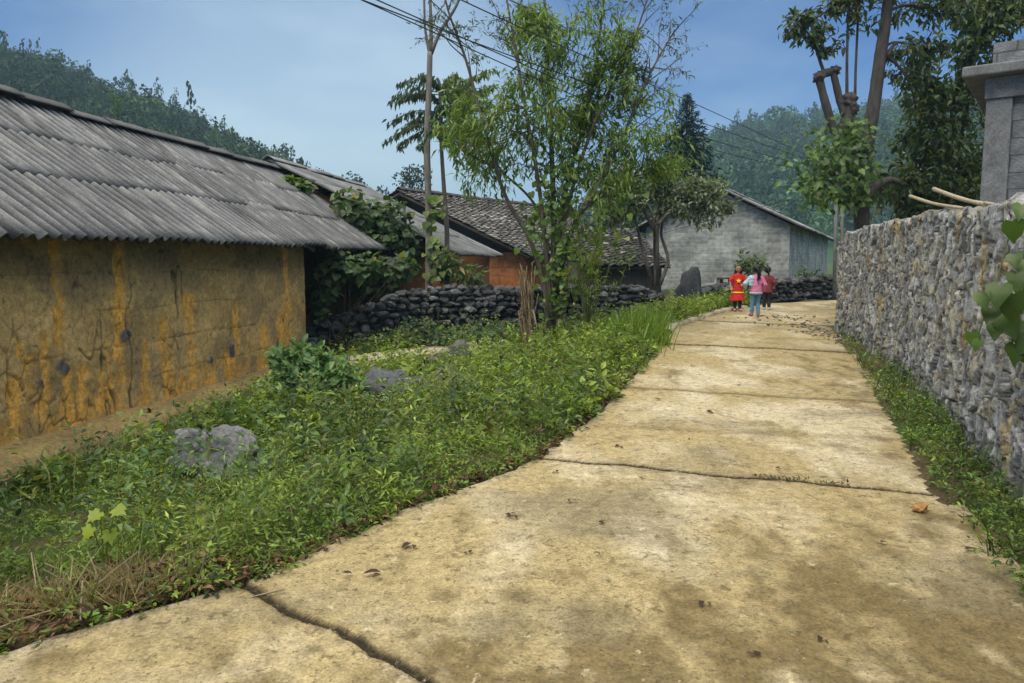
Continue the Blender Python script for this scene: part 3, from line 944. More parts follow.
for s_ in (-6.6, -.75):
    v = np.array([(s_, -3.69, 0), (s_ + .35, -3.69, 0), (s_ + .35, 3.69, 0), (s_, 3.69, 0), (s_, -3.69, 1.95), (s_ + .35, -3.69, 1.95), (s_ + .35, 3.69, 1.95), (s_, 3.69, 1.95), (s_, 0, 3.72), (s_ + .35, 0, 3.72)], float)
    g.add2(M2(v), [(4, 5, 9), (4, 9, 8), (6, 7, 8), (6, 8, 9), (4, 8, 7), (5, 6, 9)], [(0, 1, 5, 4), (1, 2, 6, 5), (2, 3, 7, 6), (3, 0, 4, 7)], om)
g.build("wall", M["mud"], e2)

# ------------------------------------------------------------------ tiled house
O3 = np.array([-4.4, 29.3, 0.0]); M3 = frame(O3, (.655, 1.0))
e3 = empty("tiled_house", O3 + [0, 0, .5], "orange mud house with a dark pan tile roof, seen past the bushy tree", "house")
HS, ZE3, ZR3, LEN3 = 6.0, 1.86, 4.36, 11.0


def tiles(g, Mp, s0, s1, ye, ze, yr, zr_, tw, tl, seed, base):
    rr = np.random.default_rng(seed)
    dirv = np.array([0, yr - ye, zr_ - ze]); Ls = np.linalg.norm(dirv); dirv /= Ls
    nv = np.array([0, -dirv[2], dirv[1]]); nv = nv if nv[2] > 0 else -nv
    ns, nt_ = int((s1 - s0) / tw), int(Ls / tl)
    i, j = np.meshgrid(np.arange(ns), np.arange(nt_)); i = i.ravel(); j = j.ravel(); n = len(i)
    sj = s0 + (i + .5) * tw + rr.normal(0, tw * .07, n); tj = j * tl + rr.normal(0, tl * .08, n)
    arch = np.where(i % 2 == 0, 1, -1)
    k = np.linspace(-1, 1, 5)
    V = []
    for row in (0, 1):
        for q in k:
            s_ = sj + q * tw * .66
            t_ = tj + row * tl * 1.5
            h = arch * (.035 * (1 - q * q)) + (.05 if row == 0 else .0) + rr.normal(0, .008, n) + .12 * (fbm(s_ * .3, t_ * .3, seed) - .5)
            V.append(np.array([0, ye, ze]) + s_[:, None] * np.array([1.0, 0, 0]) + t_[:, None] * dirv + h[:, None] * nv)
    V = np.stack(V, 1)
    fq = grid_faces(2, 5, (yr - ye) < 0)
    Fc = (fq[None] + (np.arange(n) * 10)[:, None, None]).reshape(-1, 4)
    lum = rr.lognormal(0, .42, n) * (.6 + .8 * fbm(sj * .7, tj * .7, seed + 1))
    pale = rr.random(n) < .06
    c = np.array(base) * lum[:, None]; c[pale] = np.array([.22, .215, .2]) * rr.uniform(.6, 1.2, (pale.sum(), 1))
    g.add(Mp(V.reshape(-1, 3)), Fc, np.repeat(c, 10, 0).clip(0, .6))


g = G()
tiles(g, M3, 0, LEN3, -HS, ZE3, 0, ZR3, .2, .19, 151, (.085, .08, .075))
tiles(g, M3, 0, LEN3, HS, ZE3, 0, ZR3, .2, .19, 152, (.085, .08, .075))
for sg in (-1, 1):
    v = np.array([(0.02, sg * HS, ZE3 - .06), (LEN3 - .02, sg * HS, ZE3 - .06), (LEN3 - .02, 0, ZR3 - .06), (0.02, 0, ZR3 - .06)], float)
    g.add(M3(v), [(0, 1, 2, 3)], (.03, .026, .022))
rf = g.build("roof", M["tile"], e3)
ridge_cap(rf, M3, 0, LEN3, 0, ZR3 + .12, .16, .12, (.07, .068, .065), 153, .35)
g = G()
for sg in (-1, 1):
    tube(g, M3(np.array([[.08, sg * (HS - .05), ZE3 - .12], [.08, 0, ZR3 - .13]])), .07, 6, (.06, .045, .035))
g.build("verge_board", M["wood"], e3)
g = G()
for s_ in (.75, LEN3 - 1.1):
    box(g, (s_, -5.4, 0), (s_ + .35, 5.4, 1.95), M=M3)
box(g, (1.11, -5.4, 0), (LEN3 - 1.11, -5.05, 2.0), M=M3); box(g, (1.11, 5.05, 0), (LEN3 - 1.11, 5.4, 2.0), M=M3)
o = g.build("wall", M["orange_wall"], e3, smooth=False); wall_uv(o, 0)
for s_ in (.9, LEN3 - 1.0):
    g = G()  # near-black panel stands in for the verge's shade on the gable
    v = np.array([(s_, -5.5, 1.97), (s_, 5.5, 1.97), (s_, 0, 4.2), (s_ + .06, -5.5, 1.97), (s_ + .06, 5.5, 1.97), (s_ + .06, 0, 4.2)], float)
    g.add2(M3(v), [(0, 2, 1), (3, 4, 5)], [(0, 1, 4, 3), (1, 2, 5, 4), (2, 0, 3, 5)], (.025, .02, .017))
    g.build("gable_shade", M["wood"], e3, smooth=False)

# small dark tiled shed between the tiled house and the block house
Os = np.array([at(598, 240, 23.0)[0], 23.0, 0.0]); Ms = frame(Os, (1.0, .35))
e = empty("shed", Os + [0, 0, .5], "small lean to shed with a dark tiled roof against the block house", "shed")
g = G(); tiles(g, Ms, -.6, 2.5, -.2, 1.46, 2.3, 2.75, .17, .16, 161, (.05, .048, .046))
v = np.array([(-.58, -.2, 1.40), (2.48, -.2, 1.40), (2.48, 2.3, 2.69), (-.58, 2.3, 2.69)], float); g.add(Ms(v), [(0, 1, 2, 3)], (.03, .027, .025))
g.build("roof", M["tile"], e)
g = G(); box(g, (-.4, .1, .2), (2.3, .35, 1.5), (.06, .05, .04), Ms); box(g, (-.4, 2.0, .2), (2.3, 2.25, 2.5), (.06, .05, .04), Ms)
for s_ in (-.4, 2.15):
    box(g, (s_, .36, .2), (s_ + .15, 1.99, 1.6), (.06, .05, .04), Ms)
g.build("wall", M["wood"], e)

# ------------------------------------------------------------------ grey block house
O4 = np.array([9.23, 25.0, 0.0]); M4 = frame(O4, (.5, 1.0))
e4 = empty("block_house", O4 + [0, 0, .5], "bare grey concrete block house with a plain gable, at the end of the road", "house")
GW, LEN4, ZC, ZA, ZB = 4.9, 18.0, 2.84, 4.08, .25
ym = GW / 2


def gz4(y): return ZC + (ZA - ZC) * (1 - abs(y - ym) / ym)


g = G()
vy = 2.02; vw, vz0, vz1 = .13, 3.22, 3.52      # vent hole
th = .2
def gable(x, hole):
    ys_ = [0, vy - vw, vy + vw, ym, GW] if hole else [0, ym, GW]
    for k in range(len(ys_) - 1):
        ya, yb = ys_[k], ys_[k + 1]
        segs = [(ZB, ZB, gz4(ya), gz4(yb))]
        if hole and k == 1: segs = [(ZB, ZB, vz0, vz0), (vz1, vz1, gz4(ya), gz4(yb))]
        for za, zb, zc, zd in segs:
            for xx, fl in ((x, 0), (x + th, 1)):
                v = np.array([(xx, ya, za), (xx, yb, zb), (xx, yb, zd), (xx, ya, zc)], float)
                g.add(M4(v), [(0, 3, 2, 1)] if fl == 0 else [(0, 1, 2, 3)])
    if hole:
        for q in ([(0, -vw, vz0), (0, vw, vz0)], [(0, vw, vz0), (0, vw, vz1)], [(0, vw, vz1), (0, -vw, vz1)], [(0, -vw, vz1), (0, -vw, vz0)]):
            (xa, y1_, z1__), (xb, y2_, z2_) = q
            v = np.array([(x, vy + y1_, z1__), (x, vy + y2_, z2_), (x + th, vy + y2_, z2_), (x + th, vy + y1_, z1__)], float)
            g.add(M4(v), [(0, 1, 2, 3)])
gable(0, True); gable(LEN4 - th, False)
box(g, (.001, -.004, ZB), (LEN4, th - .02, ZC), M=M4)
box(g, (.001, GW - th + .02, ZB), (LEN4, GW + .004, ZC), M=M4)
o = g.build("wall", M["block"], e4, smooth=False); wall_uv(o, 0)
g = G()
sl_ = (ZA - ZC) / ym; ov = .45
dk = (.17, .175, .18)
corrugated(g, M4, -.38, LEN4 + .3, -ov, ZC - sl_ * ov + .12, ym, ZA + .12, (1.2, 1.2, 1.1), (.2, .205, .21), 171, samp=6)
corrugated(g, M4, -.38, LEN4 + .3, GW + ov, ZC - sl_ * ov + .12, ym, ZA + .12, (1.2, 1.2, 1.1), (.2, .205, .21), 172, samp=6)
rf = solid(g.build("roof", M["fibro"], e4), .012)
ridge_cap(rf, M4, -.4, LEN4 + .3, ym, ZA + .22, .16, .11, (.2, .2, .21), 173)
g = G()
for k in range(5):
    f_ = k / 4 * .98 + .01
    for sg in (0, 1):
        y_ = -ov + .1 + (ym + ov - .15) * f_; z_ = ZC + sl_ * y_ + .045
        if sg: y_ = GW - y_
        tube(g, M4(np.array([[-.34, y_, z_], [LEN4 + .2, y_, z_]])), .045, 6, (.05, .04, .03))
g.build("purlin_frame", M["wood"], e4)

# ------------------------------------------------------------------ unfinished concrete building on the right
p5 = at(983, 150, 9.6)
O5 = np.array([p5[0], 9.6, 0.0]); M5 = frame(O5, (.8, -.6))
e5 = empty("concrete_building", O5 + [0, 0, .2], "unfinished grey concrete building with pillar and slab edge behind the tall stone wall", "building")
cg = (.155, .16, .165)
z0, z1, z2, z3, z4 = .1, 3.62, 3.88, 4.01, 4.30
def bev(o, w_=.012):
    md = o.modifiers.new("bevel", "BEVEL"); md.width = w_; md.segments = 2; return o
g = G(); box(g, (0, 0, z0), (.28, .28, z1), cg, M5); bev(g.build("pillar", M["concrete"], e5, smooth=False))
g = G(); box(g, (-.02, -.03, z1), (4.5, .34, z2), (.145, .155, .165), M5)
box(g, (-.021, .341, z1), (.26, 4.5, z2 - .004), (.145, .155, .165), M5); bev(g.build("beam", M["concrete"], e5, smooth=False))
g = G(); box(g, (-.26, -.22, z2 + .002), (4.7, 4.7, z3), (.15, .155, .16), M5); bev(g.build("roof_slab", M["concrete"], e5, smooth=False), .02)
g = G(); box(g, (.04, .02, z3 + .001), (4.5, .17, z4), cg, M5); box(g, (.041, .171, z3 + .001), (.19, 4.4, z4 - .003), cg, M5)
o = g.build("parapet", M["block_big"], e5, smooth=False); wall_uv(o, .1)
g = G(); box(g, (.281, .06, z0), (4.5, .24, z1 - .002), cg, M5); box(g, (.06, .281, z0), (.24, 4.5, z1 - .002), cg, M5)
o = g.build("wall", M["block_big"], e5, smooth=False); wall_uv(o, .3)

# ------------------------------------------------------------------ tall mortared stone wall on the right
def resample(P, n):
    P = np.asarray(P, float)
    m = len(P); tt = np.linspace(0, m - 1, 4000); i = np.clip(tt.astype(int), 0, m - 2); f = (tt - i)[:, None]
    p0 = P[np.clip(i - 1, 0, m - 1)]; p1 = P[i]; p2 = P[i + 1]; p3 = P[np.clip(i + 2, 0, m - 1)]
    Q = .5 * (2 * p1 + (p2 - p0) * f + (2 * p0 - 5 * p1 + 4 * p2 - p3) * f ** 2 + (3 * p1 - p0 - 3 * p2 + p3) * f ** 3)
    L_ = np.concatenate([[0], np.cumsum(np.linalg.norm(np.diff(Q, axis=0)[:, :2], axis=1))])
    s = np.linspace(0, L_[-1], n)
    return np.stack([np.interp(s, L_, Q[:, k]) for k in range(P.shape[1])], 1), s


WP = [(1.75, -1.5, 1.84), (2.1, .5, 1.86), (2.62, 2.7, 1.9), (3.17, 4.62, 1.96), (3.74, 6.2, 2.03), (4.23, 7.54, 2.09), (4.82, 9.3, 2.12), (5.3, 11, 2.13), (5.68, 12.5, 2.09), (5.9, 13.45, 1.95), (6.35, 14.0, 1.86), (7.3, 14.35, 1.82), (9.2, 14.8, 1.8)]
NS, NZ = 1250, 150
path, sW = resample(WP, NS)
tg = np.gradient(path[:, :2], axis=0); tg = nrm(tg); nl = np.stack([-tg[:, 1], tg[:, 0]], 1)
zb_ = gz(path[:, 0] - .1, path[:, 1]) - .12
zt_ = path[:, 2] + (fbm(sW * 1.5, 0 * sW, 181) - .5) * .10
hh = np.linspace(0, 1, NZ)
SS = np.repeat(sW[:, None], NZ, 1); ZZ = zb_[:, None] + (zt_ - zb_)[:, None] * hh[None]
wx = SS + (fbm(SS * 4, ZZ * 4, 182) - .5) * .16; wz = ZZ + (fbm(SS * 4 + 9, ZZ * 4, 183) - .5) * .16
# three sizes of upright split stone, chosen patch by patch
def cells(fx, fz, sd, sh=0.0):
    f1, f2, idh, cx, cy = voro((wx + sh * wz) * fx, wz * fz, sd)
    return f2 - f1, idh, (wx + sh * wz) * fx - cx, wz * fz - cy
cA = cells(11, 6.2, 184, .35); cB = cells(7.2, 4.0, 185, -.25); cC = cells(17, 10, 186, .2)
pick = fbm(SS * 2.1, ZZ * 2.1, 187)
mA = pick < .47; mB = (pick >= .47) & (pick < .58)
sel = lambda k: np.where(mA, cA[k], np.where(mB, cB[k], cC[k]))
ed, idh, lx, lz = sel(0), sel(1), sel(2), sel(3)
tx = (h2(np.floor(idh * 9973), 0 * idh, 3) - .5); tz = (h2(np.floor(idh * 9973), 0 * idh + 1, 4) - .5)
dsp = sst(.0, .09, ed) * (.018 + .034 * h2(np.floor(idh * 7919), 0 * idh, 6) + .085 * tx * lx + .07 * tz * lz) + .012 * (fbm(SS * 16, ZZ * 13, 188) - .5) + .07 * (fbm(SS * .9, ZZ * .9, 189) - .5) + .006 * (fbm(SS * 40, ZZ * 22, 195, 2) - .5)
rk = h2(np.floor(idh * 6007), 0 * idh, 8)
pal = np.array([(.17, .172, .175), (.27, .272, .272), (.22, .215, .2), (.38, .375, .36), (.24, .222, .18), (.12, .122, .125), (.24, .245, .25), (.28, .255, .2)])
C = pal[(rk * len(pal)).astype(int).clip(0, len(pal) - 1)] * (.75 + .6 * h2(np.floor(idh * 4001), 0 * idh, 9))[..., None] * np.array([1.1, 1.14, 1.19])
C = C * (.72 + .56 * fbm(SS * 9, ZZ * 18, 190)[..., None])
wh = sst(.58, .7, fbm(SS * 15, ZZ * 9, 191, 3))[..., None]; C = C * (1 - .5 * wh) + np.array([.36, .36, .34]) * .5 * wh
ys_ = (sst(.65, .73, fbm(SS * 3.2, ZZ * 1.9, 192, 4)) * sst(.2, .5, fbm(SS * 12, ZZ * 12, 196)))[..., None]
C = C * (1 - .7 * ys_) + np.array([.38, .27, .09]) * .7 * ys_
mort = (1 - sst(.02, .10, ed))[..., None]
C = C * (1 - .72 * mort) + np.array([.075, .068, .052]) * .72 * mort
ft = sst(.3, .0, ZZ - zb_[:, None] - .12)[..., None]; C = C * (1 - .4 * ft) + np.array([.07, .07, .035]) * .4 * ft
Fp = np.stack([path[:, 0:1] + nl[:, 0:1] * dsp, path[:, 1:2] + nl[:, 1:2] * dsp, ZZ + .0 * dsp], -1)
# ragged top: the crest rises and falls with the top stones
top_ramp = sst(.9, 1.0, hh)[None]
Fp[..., 2] += top_ramp * ((idh - .5) * .11 - .03)
# top and back
NB = 8
tb_ = []; tc_ = []
for k in range(1, NB + 1):
    off = -.40 * k / NB
    zz = zt_ + .05 * (fbm(sW * 9, 0 * sW + k * .8, 193) - .5) + .08 * (voro(sW * 7, 0 * sW + k * .5, 194)[2] - .5)
    tb_.append(np.stack([path[:, 0] + nl[:, 0] * off, path[:, 1] + nl[:, 1] * off, zz], 1)); tc_.append(pal[(voro(sW * 8, 0 * sW + k * .6, 197)[2] * 7.99).astype(int)] * .9)
tb_.append(np.stack([path[:, 0] - nl[:, 0] * .43, path[:, 1] - nl[:, 1] * .43, zb_], 1)); tc_.append(tc_[-1])
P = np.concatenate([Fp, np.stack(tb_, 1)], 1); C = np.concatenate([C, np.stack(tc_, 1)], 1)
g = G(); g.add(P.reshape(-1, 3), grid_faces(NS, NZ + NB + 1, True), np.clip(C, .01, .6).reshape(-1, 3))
o = g.build("stone_wall", M["stone"], loc=(3.17, 4.62, .1))
tag(o, "tall grey wall of upright split stones along the right side of the road", "stone wall")

# ------------------------------------------------------------------ dry stone walls of dark stones
def dry_wall(P, label, seed, sw=.21, sh=.135, thick=.45, base=(.05, .052, .057)):
    """P: rows of x, y, base z, height"""
    g = G(); rr = np.random.default_rng(seed)
    Q, s = resample(P, 400)
    tg_ = nrm(np.gradient(Q[:, :2], axis=0)); nn_ = np.stack([-tg_[:, 1], tg_[:, 0]], 1)
    core = []
    for i in range(0, 400, 8):
        for sd in (-1, 1):
            core.append([Q[i, 0] + nn_[i, 0] * sd * thick * .26, Q[i, 1] + nn_[i, 1] * sd * thick * .26, Q[i, 2] - .2])
            core.append([Q[i, 0] + nn_[i, 0] * sd * thick * .22, Q[i, 1] + nn_[i, 1] * sd * thick * .22, Q[i, 2] + Q[i, 3] * .86])
    nq = len(core) // 4; qf = []
    for k in range(nq - 1):
        a_, b_ = k * 4, k * 4 + 4
        qf += [(a_, b_, b_ + 1, a_ + 1), (a_ + 1, b_ + 1, b_ + 3, a_ + 3), (a_ + 2, a_ + 3, b_ + 3, b_ + 2)]
    g.add(core, qf, np.array(base) * .35)
    sid = 0
    for side in (1, -1, 0):
        row = 0
        while row < 14:
            x = rr.uniform(0, sw); any_ = False
            while x < s[-1]:
                wd = sw * rr.uniform(.6, 1.55)
                i = int(np.clip((x + wd / 2) / s[-1] * 399, 0, 399)); q = Q[i]
                z = (row + .5) * sh * .9
                if z < q[3] * (1.0 if side else 9) or row == 0:
                    any_ = True
                    zz = q[2] + (z if side else q[3] - .02) + rr.normal(0, .012)
                    of = (thick * .3 * side) * (1.15 - .3 * z / max(q[3], .3)) + rr.normal(0, .025)
                    c = np.array([q[0] + nn_[i, 0] * of, q[1] + nn_[i, 1] * of, zz])
                    lum = rr.lognormal(0, .38)
                    colr = np.array(base) * lum
                    if rr.random() < .10: colr = np.array([.17, .17, .165]) * rr.uniform(.6, 1.1)
                    ang = math.atan2(tg_[i, 1], tg_[i, 0])
                    stone(g, c, (wd * .62, thick * .34, sh * rr.uniform(.55, .85)), seed * 1000 + sid, colr, 2, .6, 13, ang + rr.normal(0, .2)); sid += 1
                x += wd * .93
            row += 1
            if side == 0 or not any_: break
    o = g.build("dry_stone_wall", M["stone"], loc=(P[0][0], P[0][1], P[0][2]), smooth=False)
    return tag(o, label, "dry stone wall")


def gp3(u, v, Y): return at(u, v, Y)
LW = []
for u, Y, h in ((286, 14.2, .50), (325, 14.5, .72), (365, 14.8, .95), (405, 15.2, 1.08), (450, 15.6, 1.14), (500, 16.0, 1.13), (560, 16.7, 1.08), (610, 17.2, 1.05), (640, 17.7, .95), (662, 18.1, .55)):
    x = (u - 512) / F * Y
    LW.append((x, Y, float(gz(np.array(x), np.array(Y))) - .05, h))
dry_wall(LW, "black dry stone wall in front of the old houses, behind the bushy tree", 5)
BW = []
for u, Y, h in ((690, 19.0, .36), (712, 19.3, .52), (735, 19.8, .55), (765, 20.4, .6), (800, 21.1, .62), (830, 21.9, .62), (870, 23.2, .6), (930, 25, .6)):
    x = (u - 512) / F * Y
    BW.append((x, Y, float(zr(Y)) - .05, h))
dry_wall(BW, "low dark dry stone wall behind the children, in front of the block house", 7, .24, .14)
# ------------------------------------------------------------------ trees near the road
def pxl(pts, Y):
    return np.array([at(u, v, Y + (q[0] if q else 0)) for u, v, *q in pts])


def smooth_line(P, n):
    P = np.asarray(P, float)
    if len(P) < 3:
        t = np.linspace(0, 1, n)[:, None]; return P[0] * (1 - t) + P[-1] * t
    return resample(P, n)[0]


def twigs(g, line, r0, n, t0, t1, length, up, colr, seed, spread=1.0, sub=3, r_tw=.008):
    """side twigs along a limb, each with finer twigs; returns points and directions for the leaves"""
    rr = np.random.default_rng(seed); PP = []; DD = []
    m = len(line)
    for k in range(n):
        t = t0 + (t1 - t0) * (k + rr.random()) / n
        i = int(t * (m - 1)); p = line[i]; tan = nrm(line[min(i + 2, m - 1)] - line[max(i - 2, 0)])
        d = nrm(tan * .5 + rr.normal(0, .75 * spread, 3) + np.array([0, 0, up]))
        ln = length * rr.uniform(.5, 1.25) * (1.1 - .5 * t)
        pts = [p]
        for s in range(6):
            d = nrm(d + rr.normal(0, .14, 3) + np.array([0, 0, .04 * up]))
            pts.append(pts[-1] + d * ln / 6)
        pts = np.array(pts)
        tube(g, pts, np.linspace(min(r0 * .5, r_tw * 1.6), r_tw * .35, 7), 4, colr, False)
        for q in range(2, 7):
            PP.append(pts[q]); DD.append(nrm(pts[q] - pts[q - 1]))
        for s in range(sub):
            j = rr.integers(2, 6); dd = nrm(nrm(pts[j] - pts[j - 1]) * .7 + rr.normal(0, .6, 3)); l2 = ln * rr.uniform(.3, .6)
            sp = [pts[j]]
            for q in range(4):
                dd = nrm(dd + rr.normal(0, .15, 3)); sp.append(sp[-1] + dd * l2 / 4)
            sp = np.array(sp); tube(g, sp, np.linspace(r_tw * .5, r_tw * .22, 5), 3, colr, False)
            for q in range(1, 5):
                PP.append(sp[q]); DD.append(nrm(sp[q] - sp[q - 1]))
    return PP, DD


def leafage(g, PP, DD, tm, per, size, cols, droop=.5, jit=.06, flat=.35):
    PP = np.array(PP); DD = np.array(DD)
    n = len(PP)
    if n == 0: return
    k = R.poisson(per, n)
    P = np.repeat(PP, k, 0); D = np.repeat(DD, k, 0)
    D = nrm(D * .55 + R.normal(0, .6, P.shape) + np.array([0, 0, -droop]))
    P = P + R.normal(0, jit, P.shape)
    Nn = np.tile([0, 0, 1.0], (len(P), 1)) + R.normal(0, flat, P.shape)
    place(g, tm, P, D, R.uniform(size[0], size[1], len(P)), cols(len(P)), Nn)


brk = (.11, .095, .075)
# --- the bushy tree on the bank, many thin stems and long hanging leaves
YT = 12.5
base = at(552, 352, YT)
e = empty("bushy_tree", base, "bushy roadside tree with many thin stems and long hanging leaves on the grassy bank", "tree")
gt, gl = G(), G()
limbs = [
    ([(551, 356), (552, 300), (554, 230), (552, 160), (549, 90), (545, 10), (540, -60)], .062, 30, .34),
    ([(553, 340), (556, 270), (566, 190), (585, 120), (598, 50), (606, -30)], .05, 26, .34),
    ([(550, 345), (545, 290), (530, 240), (505, 195), (485, 130), (466, 60), (448, 10), (440, -30)], .045, 20, .5),
    ([(556, 300), (572, 230), (604, 175), (630, 120), (652, 70), (675, 30)], .042, 26, .4),
    ([(554, 330), (562, 260), (580, 215), (610, 190), (640, 170), (655, 150)], .034, 20, .35),
    ([(551, 320), (546, 250), (538, 180), (524, 100), (512, 30), (500, -40)], .04, 24, .38),
    ([(556, 260), (575, 180), (600, 110), (630, 50), (650, -10)], .036, 22, .4),
    ([(550, 250), (535, 205), (505, 175), (480, 160), (462, 150)], .026, 12, .45),
]
allP, allD, topP, topD = [], [], [], []
for i, (pp, r0, n, t0) in enumerate(limbs):
    ln = smooth_line(pxl([(u, v, R.normal(0, .12) + (.35 * math.sin(i * 2.1) * min(1, (356 - v) / 200))) for u, v in pp], YT), 40)
    tube(gt, ln, np.linspace(r0, .012, 40), 7, brk)
    P_, D_ = twigs(gt, ln, r0, n, t0, 1.0, 1.05, .25, (.10, .085, .065), 700 + i)
    for p, d in zip(P_, D_):
        rel = p - CAM; v = 341.5 - F * (np.dot(rel, [0, math.sin(PITCH), math.cos(PITCH)]) / np.dot(rel, [0, math.cos(PITCH), -math.sin(PITCH)]))
        u = 512 + F * rel[0] / np.dot(rel, [0, math.cos(PITCH), -math.sin(PITCH)])
        sparse = (v < 90 and (u < 505 or u > 630)) or v < 8
        (topP if sparse else allP).append(p); (topD if sparse else allD).append(d)
gcol = lambda n: greens(n, (.07, .145, .022), (.19, .29, .05), .3, .06, (.28, .32, .05))
leafage(gl, allP, allD, T_lance(.21, .2), 5.8, (.10, .20), gcol, .62, .09, .5)
leafage(gl, topP, topD, T_lance(.24, .1), 2.6, (.05, .11), lambda n: greens(n, (.05, .08, .025), (.09, .13, .04), .3), .3, .03, .7)
gt.build("trunk", M["bark"], e); gl.build("crown", M["leaf"], e)

# --- creeper with heart shaped leaves round its stems
e = empty("creeper", base + np.array([0.05, -.1, 0]), "light green creeper with heart shaped leaves climbing the stems of the bushy tree", "climbing plant")
gv, gl = G(), G()
P_, D_ = [], []
for k in range(9):
    u0 = R.uniform(538, 566); pts = [(u0 + R.normal(0, 4), 350)]
    for v in range(320, int(R.uniform(110, 215)), -28):
        pts.append((u0 + (350 - v) * R.uniform(-.06, .14) + R.normal(0, 6), v))
    ln = smooth_line(pxl([(u, v, R.normal(-.25, .12)) for u, v in pts], YT), 36)
    tube(gv, ln, .007, 4, (.09, .1, .04), False)
    P_ += list(ln[3:]); D_ += [np.array([R.normal(0, .6), -.6, -.6]) for _ in ln[3:]]
for k in range(240):      # sheets of creeper hanging in the lower crown
    c = random.choice([(600, 225, 26, 34), (585, 190, 26, 40), (560, 262, 14, 50), (545, 200, 16, 50), (535, 215, 14, 40)])
    P_.append(at(R.normal(c[0], c[2] * .6), R.normal(c[1], c[3] * .6), YT + R.normal(-.1, .3))); D_.append(np.array([R.normal(0, .5), -.4, -.9]))
P_ = np.array(P_); D_ = nrm(np.array(D_) + R.normal(0, .35, P_.shape))
place(gl, HEART, P_ + R.normal(0, .06, P_.shape), D_, R.uniform(.06, .125, len(P_)), greens(len(P_), (.07, .15, .022), (.15, .24, .045), .25, .12, (.24, .3, .04)), np.tile([0, -.8, .9], (len(P_), 1)) + R.normal(0, .65, P_.shape))
gv.build("vine_stem", M["bark"], e); gl.build("foliage", M["leaf"], e)

# --- yellow green feathery shoots beside it
pb = at(588, 330, 12.1)
e = empty("feathery_shrub", pb, "yellow green shrub with tufts of narrow leaves at the right of the bushy tree's foot", "shrub")
gs_, gl = G(), G()
for k in range(34):
    tip = at(R.normal(588, 17), R.normal(255, 18), 12.1 + R.normal(0, .25)); mid = (pb + tip) / 2 + R.normal(0, .08, 3)
    ln = smooth_line([pb + R.normal(0, .03, 3), mid, tip], 12); tube(gs_, ln, np.linspace(.009, .004, 12), 4, (.1, .12, .04), False)
    n = 26; P = tip + R.normal(0, .045, (n, 3)) - nrm(tip - mid)[None] * R.uniform(0, .28, (n, 1))
    D = nrm(nrm(tip - mid)[None] * .5 + R.normal(0, .6, (n, 3)))
    place(gl, T_lance(.16, .25), P, D, R.uniform(.09, .17, n), greens(n, (.12, .19, .02), (.2, .27, .04), .2))
gs_.build("stem", M["bark"], e); gl.build("foliage", M["leaf"], e)

# --- bundle of dry stalks and a pale broken stump
pb = at(529, 360, 12.0)
e = empty("stalk_bundle", pb, "tied bundle of dry brown maize stalks standing left of the bushy tree", "dry stalks")
gs_, gl = G(), G()
for k in range(46):
    a_ = R.uniform(0, 2 * PI); r_ = .085 * math.sqrt(R.random())
    b0 = pb + np.array([math.cos(a_) * r_, math.sin(a_) * r_, -.05])
    t_ = at(R.normal(527, 4.5), R.uniform(262, 318), 12.0 + R.normal(0, .07))
    m_ = (b0 + t_) / 2 + np.array([R.normal(0, .03), R.normal(0, .03), 0])
    tube(gs_, smooth_line([b0, m_, t_], 9), np.linspace(.014, .006, 9), 5, np.array([.2, .155, .085]) * R.uniform(.5, 1.3))
gs_.build("stalk", M["straw"], e)
n = 130; t = R.random((n, 1)); P = pb * (1 - t) + at(527, 285, 12.0) * t + R.normal(0, .05, (n, 3)) * np.array([1, 1, .5])
place(gl, STRIP, P, nrm(np.stack([R.normal(0, .35, n), R.normal(-.1, .35, n), -1.0 + .3 * R.random(n)], 1)), R.uniform(.15, .38, n), np.array([.26, .21, .13]) * R.uniform(.4, 1.35, (n, 1)), np.tile([0, -1.0, 0], (n, 1)) + R.normal(0, .6, (n, 3)))
gl.build("husk", M["straw"], e)
pb = at(566, 392, 9.7)
e = empty("broken_stem", pb, "pale split stub of a broken stem sticking up from the weeds below the bushy tree", "stump")
gs_ = G()
for (u0, v0), (u1, v1), r_ in (((565, 396), (561, 362), .012), ((568, 396), (569, 358), .014), ((567, 384), (579, 350), .012), ((571, 398), (566, 370), .01)):
    tube(gs_, smooth_line([at(u0, v0, 9.7), (at(u0, v0, 9.7) + at(u1, v1, 9.7)) / 2 + [.01, 0, 0], at(u1, v1, 9.72)], 6), np.linspace(r_, r_ * .5, 6), 5, (.36, .3, .2))
gs_.build("splinter", M["wood"], e)

# --- slim forked tree and the drooping tree beside it (behind the black wall)
YS = 16.4
b_ = at(428, 292, YS); b_[2] = .2
e = empty("slim_tree", b_, "slim bare trunk forking into thin leafless branches near the top, left of the bushy tree", "tree")
gt = G()
tube(gt, smooth_line(np.concatenate([[b_], pxl([(429, 230), (427, 150), (429, 90), (430, 52)], YS)]), 40), np.linspace(.085, .06, 40), 8, (.16, .15, .13))
gt.build("trunk", M["bark"], e)
for pp in ([(430, 54), (425, 28), (424, 0), (424, -40)], [(431, 52), (431, 25), (430, -5), (430, -45)], [(431, 54), (440, 32), (455, 8), (466, -18), (472, -40)]):
    g_ = G(); tube(g_, smooth_line(pxl(pp, YS), 14), np.linspace(.045, .022, 14), 7, (.13, .12, .11)); g_.build("branch", M["bark"], e)
gl = G(); P_ = [at(R.normal(434, 5), R.uniform(190, 280), YS - .1) for _ in range(46)]
place(gl, HEART, P_, nrm(R.normal(0, .4, (46, 3)) + [0, -.5, -.8]), R.uniform(.1, .2, 46), greens(46, (.07, .13, .02), (.13, .2, .03)), np.tile([0, -1.0, .6], (46, 1)))
gl.build("foliage", M["leaf"], e)

